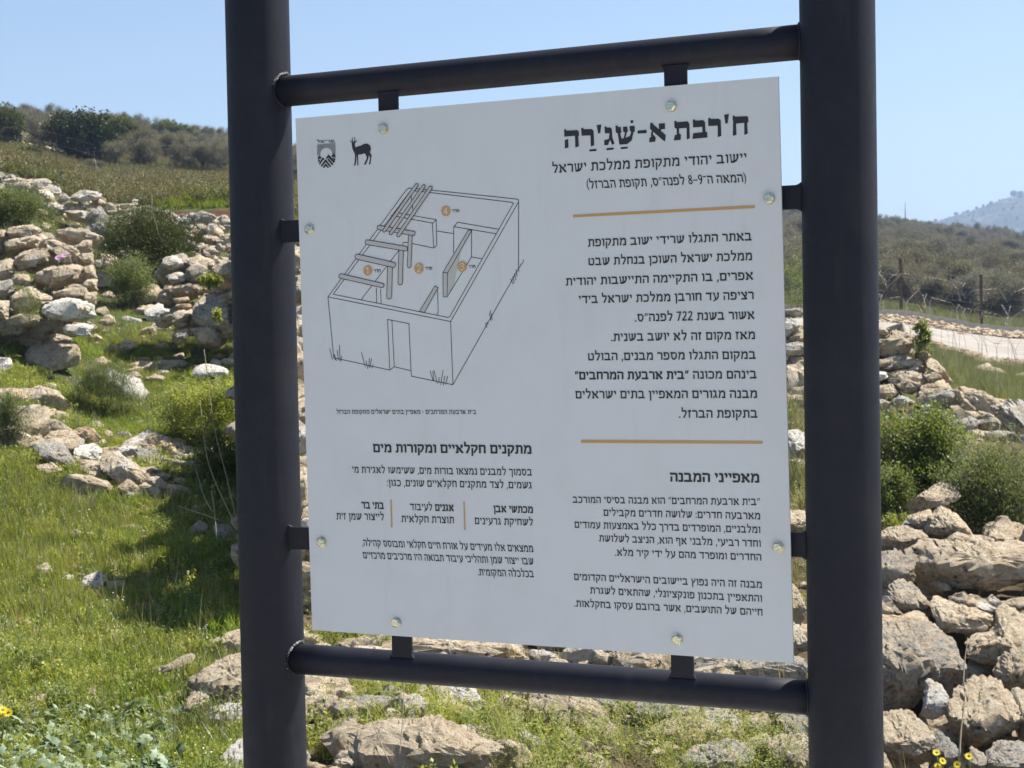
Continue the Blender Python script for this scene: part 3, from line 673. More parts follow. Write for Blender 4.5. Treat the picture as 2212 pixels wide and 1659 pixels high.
# bare silvery spatter on top of the two left welds
def spatter(t, seed):
    rnd = random.Random(seed)
    bm = bmesh.new()
    for k in range(170):
        a = math.radians(rnd.gauss(64, 24))      # 90 is straight up, 0 towards the viewer
        rr = 0.0302 + 0.0035 + rnd.random() * 0.003
        y, z = rr * math.cos(a), rr * math.sin(a)
        x = math.sqrt(max(0.0, 0.0633 ** 2 - y * y))
        c = sp(-0.5995 + x + 0.0015 + rnd.random() * 0.003, t + z, -0.035 + y)
        mtx = Matrix.Translation(c) @ Matrix.Scale(0.0005 + rnd.random() ** 3 * 0.0014, 4)
        bmesh.ops.create_icosphere(bm, subdivisions=1, radius=1.0, matrix=mtx)
    return bm_obj('weld_spatter', bm, M['weld'], sign)
spatter(0.5601, 1); spatter(-0.5656, 2)

def tab(c0, c1, w, horizontal=False):
    """flat steel strap from frame to the back of the panel; flares where it is welded on"""
    bm = bmesh.new()
    c0 = np.array(c0); c1 = np.array(c1)          # c0 at the frame, c1 behind the panel (s, t)
    d = (c1 - c0); L = np.linalg.norm(d); d = d / L; q = np.array([-d[1], d[0]])
    prof = [(0.0, w * 0.5 + 0.005), (0.004, w * 0.5 + 0.0025), (0.009, w * 0.5), (L, w * 0.5)]
    top, bot = [], []
    for nn, lst in ((-0.012, top), (-0.019, bot)):
        for x, hw in prof: lst.append(bm.verts.new(sp(*(c0 + d * x + q * hw), nn)))
        for x, hw in reversed(prof): lst.append(bm.verts.new(sp(*(c0 + d * x - q * hw), nn)))
    n = len(top)
    bm.faces.new(top); bm.faces.new(list(reversed(bot)))
    for k in range(n): bm.faces.new((top[k], bot[k], bot[(k + 1) % n], top[(k + 1) % n]))
    bmesh.ops.recalc_face_normals(bm, faces=bm.faces)
    bmesh.ops.bevel(bm, geom=list(bm.edges), offset=0.0008, segments=1, affect='EDGES')
    return bm_obj('mounting_strap', bm, M['paint'], sign)
tab((-0.2912, 0.5385), (-0.2912, 0.43), 0.042)
tab((0.2908, 0.5385), (0.2908, 0.43), 0.042)
tab((-0.2882, -0.5435), (-0.2882, -0.43), 0.043)
tab((0.2838, -0.5430), (0.2838, -0.43), 0.042)
tab((-0.5415, 0.283), (-0.42, 0.283), 0.043)
tab((-0.5415, -0.3214), (-0.42, -0.3214), 0.044)
tab((0.5155, 0.2958), (0.42, 0.2958), 0.041)
tab((0.5135, -0.298), (0.42, -0.298), 0.042)

def build_panel():
    """thin sheet, its corners a little out of square as on the real one"""
    bm = bmesh.new()
    c = [(-0.4918, 0.5001), (0.4819, 0.5004), (0.4922, -0.5001), (-0.4818, -0.4992)]
    N_ = 30
    fr = []
    for k in range(N_ + 1):
        row = []
        for l in range(N_ + 1):
            u, v = l / N_, k / N_
            s = (c[0][0] * (1 - u) + c[1][0] * u) * (1 - v) + (c[3][0] * (1 - u) + c[2][0] * u) * v
            t = (c[0][1] * (1 - u) + c[1][1] * u) * (1 - v) + (c[3][1] * (1 - u) + c[2][1] * u) * v
            row.append((s, t))
        fr.append(row)
    F = [[bm.verts.new(sp(s, t, 0.0)) for s, t in row] for row in fr]
    B = [[bm.verts.new(sp(s, t, -0.0035)) for s, t in row] for row in fr]
    for k in range(N_):
        for l in range(N_):
            bm.faces.new((F[k][l], F[k + 1][l], F[k + 1][l + 1], F[k][l + 1]))
            bm.faces.new((B[k][l], B[k][l + 1], B[k + 1][l + 1], B[k + 1][l]))
    edge = [(0, l) for l in range(N_)] + [(k, N_) for k in range(N_)] + [(N_, l) for l in range(N_, 0, -1)] + [(k, 0) for k in range(N_, 0, -1)]
    for a_, b_ in zip(edge, edge[1:] + edge[:1]):
        bm.faces.new((F[a_[0]][a_[1]], F[b_[0]][b_[1]], B[b_[0]][b_[1]], B[a_[0]][a_[1]]))
    return bm_obj('panel', bm, M['panel'], sign)
panel = build_panel()

def bolt(s, t, rot):
    bm = bmesh.new()
    def ring(r, n, seg, ph=0.0): return [bm.verts.new(sp(s + r * math.cos(ph + 2 * math.pi * k / seg), t + r * math.sin(ph + 2 * math.pi * k / seg), n)) for k in range(seg)]
    def skin(a, b):
        for k in range(len(a)): bm.faces.new((a[k], a[(k + 1) % len(a)], b[(k + 1) % len(a)], b[k]))
    w0, w1 = ring(0.0105, 0.0003, 28), ring(0.0104, 0.0016, 28)      # washer flange
    skin(w0, w1); bm.faces.new(w1)
    h0, h1, h2 = ring(0.0096, 0.0017, 6, rot), ring(0.0096, 0.0062, 6, rot), ring(0.0072, 0.0082, 6, rot)
    skin(h0, h1); skin(h1, h2); bm.faces.new(h2)
    return bm_obj('bolt', bm, M['zinc'], sign)
for k, (s_, t_) in enumerate([(-0.2943, 0.4665), (-0.4649, 0.2841), (0.2878, 0.4647), (0.4625, 0.2949), (-0.4545, -0.3246), (-0.2903, -0.4731), (0.4684, -0.3016), (0.2808, -0.4713)]):
    bolt(s_, t_, 0.35 + k * 1.37)

# ---- print on the panel (flat vinyl); coordinates in millimetres from the panel's centre
def flat_polys(name, polys, mat, lift, parent=None, label=None):
    bm = bmesh.new()
    for q, p in enumerate(polys):
        if len(p) < 3: continue
        vs = [bm.verts.new(sp(s / 1000, t / 1000, lift)) for s, t in p]
        try: f = bm.faces.new(vs)
        except ValueError: continue
        f.normal_update()
        if f.normal.dot(SN) < 0: f.normal_flip()
    bmesh.ops.triangulate(bm, faces=bm.faces)
    o = bm_obj(name, bm, mat, parent or panel)
    if label: o['label'] = label
    return o

def strokes(lines, w):
    """polylines to little rectangles with round joints"""
    out = []
    for ln in lines:
        P = [V((p[0], p[1])) for p in ln]
        for a, b in zip(P, P[1:]):
            d = b - a
            if d.length < 1e-6: continue
            d = d.normalized(); q = V((-d.y, d.x)) * w / 2; e = d * w * 0.3
            out.append([tuple(a - e + q), tuple(a - e - q), tuple(b + e - q), tuple(b + e + q)])
    return out

# Hebrew book letters as outlines on a 10-unit body: name -> (advance, outlines)
def ring(cx, cy, rx, ry, w, n=16):
    o = [(cx + rx * math.cos(2 * math.pi * k / n), cy + ry * math.sin(2 * math.pi * k / n)) for k in range(n)]
    i = [(cx + (rx - w) * math.cos(2 * math.pi * k / n), cy + (ry - w) * math.sin(2 * math.pi * k / n)) for k in range(n)]
    return [[o[k], o[(k + 1) % n], i[(k + 1) % n], i[k]] for k in range(n)]
GL = {
 'א': (9.0, [[(0,10),(1.6,10),(9,1.4),(9,0),(7.4,0),(0,8.6)], [(6,10),(8.4,10),(8.6,7.2),(7,6.2),(5.6,4.6),(4.8,5.6),(6.6,7)], [(2,7),(2.8,6),(2.4,4.5),(3.4,2),(3.3,0),(.2,0),(.6,1.8),(1.7,2.3),(1.1,4.5)]]),
 'ב': (8.6, [[(.3,10.5),(.9,10),(5.5,9.9),(7,8.8),(7.1,1.9),(8.6,1.9),(8.6,0),(0,0),(.2,1.9),(5.4,1.9),(5.4,7.6),(5,8),(.3,8)]]),
 'ג': (5.5, [[(.3,10.5),(.9,10),(3.4,9.9),(4.2,9),(4.4,4),(5.4,.4),(3.9,0),(3.2,2.2),(2.2,2),(1.8,0),(0,0),(.2,1.9),(2,2.5),(2.7,4.5),(2.7,8),(.3,8)]]),
 'ד': (7.9, [[(.2,10.5),(.9,10),(7.9,10),(7.9,8),(7,8),(7,0),(5.3,0),(5.3,8),(.2,8)]]),
 'ה': (8.1, [[(.2,10.5),(.9,10),(6.5,9.9),(8,8.9),(8,.3),(6.3,0),(6.3,8),(.2,8)], [(.6,5.5),(2.2,6),(2.2,0),(.6,.2)]]),
 'ו': (3.3, [[(.2,10.5),(.9,10),(2.3,9.9),(3.2,9),(3.2,.3),(1.6,0),(1.6,8),(.2,8)]]),
 'ז': (4.4, [[(.2,10.5),(.9,10),(4.3,10),(4.3,8),(3.2,7.8),(2.7,6),(3.0,0),(1.4,0),(1.2,6),(1.6,8),(.2,8)]]),
 'ח': (8.2, [[(.2,10.5),(.9,10),(7,9.9),(8,9),(8,.3),(6.3,0),(6.3,8),(2.3,8),(2.3,.3),(.6,0),(.6,8),(.2,8)]]),
 'ט': (8.4, [[(.4,10),(2.2,9.5),(2.1,2),(6.5,2),(6.7,7),(6,8),(4.4,7.8),(4.2,9.6),(6.6,10),(8.3,8),(8.2,1.5),(6.8,0),(1.8,0),(.5,1)]]),
 'י': (3.1, [[(.2,10.5),(.9,10),(2.2,9.9),(3,9),(2.8,6),(1.7,4.8),(1.4,8),(.2,8)]]),
 'כ': (7.5, [[(.3,10.5),(.9,10),(5,9.9),(7.2,8.2),(7.3,2),(5.4,0),(.2,0),(.2,1.9),(4.8,1.9),(5.6,2.8),(5.6,7),(4.9,8),(.3,8)]]),
 'ך': (7.0, [[(.2,10.5),(.9,10),(5.5,9.9),(6.9,8.9),(6.9,-3),(5.2,-3.3),(5.2,8),(.2,8)]]),
 'ל': (7.1, [[(.4,14),(2.1,13.4),(1.9,9.95),(5.8,9.9),(7,8.8),(6.8,6),(4.2,0),(2.2,0),(5.2,6.5),(5.3,8),(.5,8)]]),
 'מ': (9.0, [[(.2,10.2),(1.8,10),(2.6,8.6),(4,9.8),(6.5,10),(8.6,8.4),(8.8,0),(4.6,0),(4.6,1.9),(7,1.9),(6.9,7),(5.8,8),(4,7.4),(2.9,6),(2,0),(.4,0),(1.5,7)]]),
 'ם': (8.5, [[(.2,10.5),(.9,10),(7,9.9),(8.3,8.9),(8.3,8),(.2,8)], [(.7,8.1),(2.3,8.1),(2.3,0),(.7,0)], [(6.6,8.1),(8.3,8.1),(8.3,0),(6.6,0)], [(2.2,1.9),(6.7,1.9),(6.7,0),(2.2,0)]]),
 'נ': (5.0, [[(.6,10.5),(1.2,10),(3.6,9.9),(4.6,9),(4.8,0),(0,0),(.2,1.9),(3.1,1.9),(2.9,8),(.6,8)]]),
 'ן': (3.3, [[(.2,10.5),(.9,10),(2.3,9.9),(3.2,9),(3.2,-3),(1.6,-3.3),(1.6,8),(.2,8)]]),
 'ס': (8.6, [[(.2,10.5),(.9,10),(6.4,9.9),(7.8,8.5),(7,8),(.2,8)], [(.9,8.1),(2.5,8.1),(2.7,3.4),(4,1.9),(5.6,1.9),(6.7,3.6),(6.8,7),(6.4,8.1),(7.8,8.4),(8.5,7.4),(8.3,3),(6,0),(3.2,0),(1,3)]]),
 'ע': (8.0, [[(.2,10),(2.2,10),(2.7,8),(4.3,2.4),(6,4),(6.3,7.6),(5.5,8),(5.6,10),(7.9,10),(7.9,4),(6,1),(1,-1.8),(.6,-.5),(3,1.2),(1.3,8),(.2,8.2)]]),
 'פ': (8.0, [[(.2,10.5),(1,10),(5.6,9.9),(7.8,8),(7.8,2),(6,0),(.2,0),(.2,1.9),(5.2,1.9),(6.1,3),(6.1,7),(5.2,8),(2.2,8),(2.1,6.2),(3.2,6.2),(3.2,4.5),(.6,4.5),(.5,8),(.2,8.1)]]),
 'ף': (7.6, [[(.2,10.5),(1,10),(5.6,9.9),(7.4,8.4),(7.4,-3),(5.7,-3.3),(5.7,7),(5,8),(2.2,8),(2.1,6.2),(3.2,6.2),(3.2,4.5),(.6,4.5),(.5,8),(.2,8.1)]]),
 'צ': (7.8, [[(0,10),(1.8,10),(5,5.2),(6,6.2),(5.8,8),(5,8.2),(5.2,10),(7.4,10),(7.6,6),(6,3.6),(7.6,1.8),(7.6,0),(.4,0),(.6,1.9),(5,1.9),(0,8.8)]]),
 'ץ': (7.3, [[(0,10),(1.8,10),(3.3,6.5),(3.3,-3.3),(1.7,-3),(1.7,6)], [(5.2,10),(7.2,10),(7.2,7),(3.4,2.6),(3.2,4.4),(5.6,7.4)]]),
 'ק': (8.0, [[(.2,10.5),(.9,10),(6.5,9.9),(7.9,8.6),(7.6,5),(4.6,.4),(3.2,.8),(5.9,5.4),(6.1,8),(.2,8)], [(.8,5.8),(2.4,6.2),(2.4,-3),(.8,-3.3)]]),
 'ר': (7.0, [[(.2,10.5),(.9,10),(5.2,9.9),(6.9,8.4),(6.9,.3),(5.2,0),(5.2,7.4),(4.8,8),(.2,8)]]),
 'ש': (10.2, [[(.2,10),(2,10),(2.6,2.2),(4.2,2.6),(4.6,7.2),(4,8),(4.2,10),(6,10),(6.2,7.4),(5.6,3),(7.6,4.4),(8.2,7.4),(7.6,8),(7.8,10),(10,10),(10,6),(8,1.6),(5,0),(1.6,0),(.9,8),(.2,8.2)]]),
 'ת': (8.6, [[(.8,10.5),(1.4,10),(6.8,9.9),(8.4,8.6),(8.4,.3),(6.7,0),(6.7,8),(3.2,8),(3.2,2),(2.6,0),(0,0),(.2,1.7),(1.6,2),(1.6,8),(.8,8.1)]]),
 ',': (2.0, [[(.5,1.7),(2,1.7),(2,.4),(1,-2.2),(.1,-1.9),(.9,0),(.5,0)]]), '.': (1.9, [[(.1,1.8),(1.8,1.8),(1.8,0),(.1,0)]]),
 ':': (1.9, [[(.1,1.8),(1.8,1.8),(1.8,0),(.1,0)], [(.1,7.8),(1.8,7.8),(1.8,6),(.1,6)]]),
 '״': (4.6, [[(.9,10.8),(2.1,10.8),(1.3,7),(.4,7)], [(3.3,10.8),(4.5,10.8),(3.7,7),(2.8,7)]]),
 '־': (4.0, [[(0,9.7),(4,9.7),(4,8.2),(0,8.2)]]), '-': (4.0, [[(0,5.6),(4,5.6),(4,4.2),(0,4.2)]]), '–': (6.0, [[(0,5.8),(6,5.8),(6,4.5),(0,4.5)]]),
 '(': (3.2, [[(3,12.4),(1,9),(.4,5),(1,1),(3,-2.4),(3.5,-1.8),(2.2,1.5),(1.7,5),(2.2,8.5),(3.5,11.8)]]),
 ')': (3.2, [[(.5,12.4),(2.5,9),(3.1,5),(2.5,1),(.5,-2.4),(0,-1.8),(1.3,1.5),(1.8,5),(1.3,8.5),(0,11.8)]]),
 '7': (6.2, [[(0,12),(6,12),(6,10.6),(3,0),(1.2,0),(4.2,10.4),(0,10.4)]]),
 '2': (6.3, [[(.2,9.8),(1.6,12),(4.6,12),(6,10.2),(5.6,7.4),(2.4,1.7),(6.2,1.7),(6.2,0),(0,0),(0,1.5),(4.2,7.8),(4.3,10),(3.6,10.6),(2.4,10.6),(1.6,9.4)]]),
 '8': (6.2, ring(3, 8.9, 2.6, 2.9, 1.4) + ring(3, 3.2, 3, 3.3, 1.5)),
 '9': (6.2, ring(3, 8.4, 3, 3.5, 1.5) + [[(5.9,8.4),(5.7,4.4),(3.2,0),(1.4,0),(4.1,4.8),(4.4,7)]])}

def glyph_mesh(txt, bold=0):
    """outlines of one right-to-left line, laid out from its left end"""
    vis, num = [], ''
    for ch in reversed(txt):
        if ch.isdigit() or (ch == '–' and num): num += ch
        else:
            if num: vis += list(num[::-1]); num = ''
            vis.append({'(': ')', ')': '('}.get(ch, ch))
    if num: vis += list(num[::-1])
    bm = bmesh.new(); x = 0.0
    for ch in vis:
        if ch == ' ': x += 4.3; continue
        adv, outs = GL[ch]
        for o_ in outs:
            try: bm.faces.new([bm.verts.new((x + p[0], p[1], 0)) for p in o_])
            except ValueError: pass
        x += adv + 1.25
    bmesh.ops.triangulate(bm, faces=bm.faces)
    bm.verts.index_update()
    co = np.array([(v.co.x, v.co.y) for v in bm.verts])
    faces = []
    for f in bm.faces:
        f.normal_update()
        ids = [v.index for v in f.verts]
        faces.append(tuple(ids if f.normal.z > 0 else reversed(ids)))
    bm.free()
    return co, faces
REF = (0.0, 10.0)
def text_block(name, rows, mat=None, lift=0.0007, label=None):
    V_, F_ = [], []
    for txt, R_, L_, H_, st in rows:
        bold = {'heading': 0.035, 'bold': 0.03, 'subtitle': 0.0, 'subtitle_italic': 0.0, 'body': 0.006, 'small': 0.0, 'italic': 0.0, 'caption': 0.0, 'room': 0.01}[st]
        c, fs = glyph_mesh(txt, bold)
        x0, x1 = c[:, 0].min(), c[:, 0].max()
        hs = H_ / (REF[1] - REF[0])
        fx = (c[:, 0] - x0) / (x1 - x0)
        yy = (c[:, 1] - REF[0]) * hs
        sh = 0.13 if 'italic' in st else 0.0
        s = L_[0] + (R_[0] - L_[0]) * fx + yy * sh * -1.0
        t = L_[1] + (R_[1] - L_[1]) * fx + yy
        # heavier weights: the outline repeated a fraction of a stroke to either side
        w_ = bold * hs * 10
        for q_, (ox, oy) in enumerate([(0, 0)] if w_ < 0.02 else [(-w_, 0), (w_, 0), (0, w_ * 0.5), (0, -w_ * 0.5)]):
            b = len(V_)
            V_ += [tuple(sp((a + ox) / 1000, (q + oy) / 1000, lift + 0.00004 * q_)) for a, q in zip(s, t)]
            F_ += [tuple(b + i for i in f) for f in fs]
    o = link_mesh(name, mesh_from(V_, F_, name), mat or M['ink'], panel)
    if label: o['label'] = label
    return o

PL = PRINT_LINES
flat_polys('title_text', PRINT_TITLE, M['ink'], 0.0007, label='large bold title line')
text_block('subtitle_text', PL[0:2], label='two subtitle lines under the title')
text_block('body_text', [r for r in PL[2:13]], label='main paragraph between the two ochre rules')
text_block('heading_text', [PL[13]], label='bold heading below the lower ochre rule')
text_block('body_text', PL[14:19], label='five-line paragraph under the right heading')
text_block('body_text', PL[19:22], label='three-line paragraph at lower right')
text_block('heading_text', [PL[22]], label='bold heading in the left column')
text_block('body_text', PL[23:25], label='two-line paragraph under the left heading')
text_block('body_text', PL[25:27], label='right of the three short columns')
text_block('body_text', PL[27:30], label='middle of the three short columns')
text_block('body_text', PL[30:32], label='left of the three short columns')
text_block('body_text', PL[32:35], label='slanted three-line paragraph at lower left')
text_block('caption_text', [PL[35]], label='small caption under the house drawing')
for r_ in PL[36:40]: text_block('room_label', [r_])
flat_polys('deer_emblem', PRINT_DEER, M['ink'], 0.0007, label='black standing deer silhouette')
shield = flat_polys('shield_emblem', PRINT_SHIELD, M['ink'], 0.0007, label='black shield with sun rays over chevron mountains')
text_block('emblem_text', [PL[40]], label='small arched word above the shield')
for r_ in PRINT_RULES: flat_polys('rule_line', [r_], M['gold'], 0.0007)
LW = 1.25
flat_polys('house_drawing', strokes(PRINT_HOUSE + PRINT_GRASS, LW), M['ink'], 0.0006, label='line drawing of an open four-room house')
flat_polys('drawing_fill', PRINT_FILLS, M['greyprint'], 0.0008, label='grey filled wall tops in the drawing')
flat_polys('drawing_outline', strokes([p + p[:1] for q, p in enumerate(PRINT_FILLS) if q != 2], LW), M['ink'], 0.0010)
for q, p in enumerate(PRINT_CAPS):
    lv = 0.0012 + 0.0004 * (0 if q < 4 else 2 if q < 7 else -1)
    cap_ = flat_polys('drawn_beam', [p], M['greyprint'], lv, label=None)
    flat_polys('drawn_beam_outline', strokes([p + p[:1]], LW), M['ink'], lv + 0.0002)
# figures in the discs: drawn as strokes
def digit(ch, c, s):
    G = {'1': [[(-.25, .3), (0.05, .5), (0.05, -.5)]],
         '2': [[(-.28, .25), (-.2, .45), (0, .5), (.2, .45), (.28, .25), (.2, .05), (-.28, -.5), (.3, -.5)]],
         '3': [[(-.28, .35), (-.1, .5), (.12, .5), (.26, .35), (.26, .18), (.1, .04), (-.05, .03)], [(.1, .04), (.28, -.1), (.28, -.33), (.12, -.5), (-.12, -.5), (-.3, -.35)]],
         '4': [[(.12, -.5), (.12, .5), (-.3, -.2), (.32, -.2)]]}[ch]
    return [[(c[0] + x * s, c[1] + y * s) for x, y in ln] for ln in G]
for circ, c, ch in PRINT_CIRC:
    flat_polys('room_disc', [circ], M['gold'], 0.0016)
    flat_polys('room_number', strokes(digit(ch, c, 12.5), 1.7), M['whiteprint'], 0.0019)

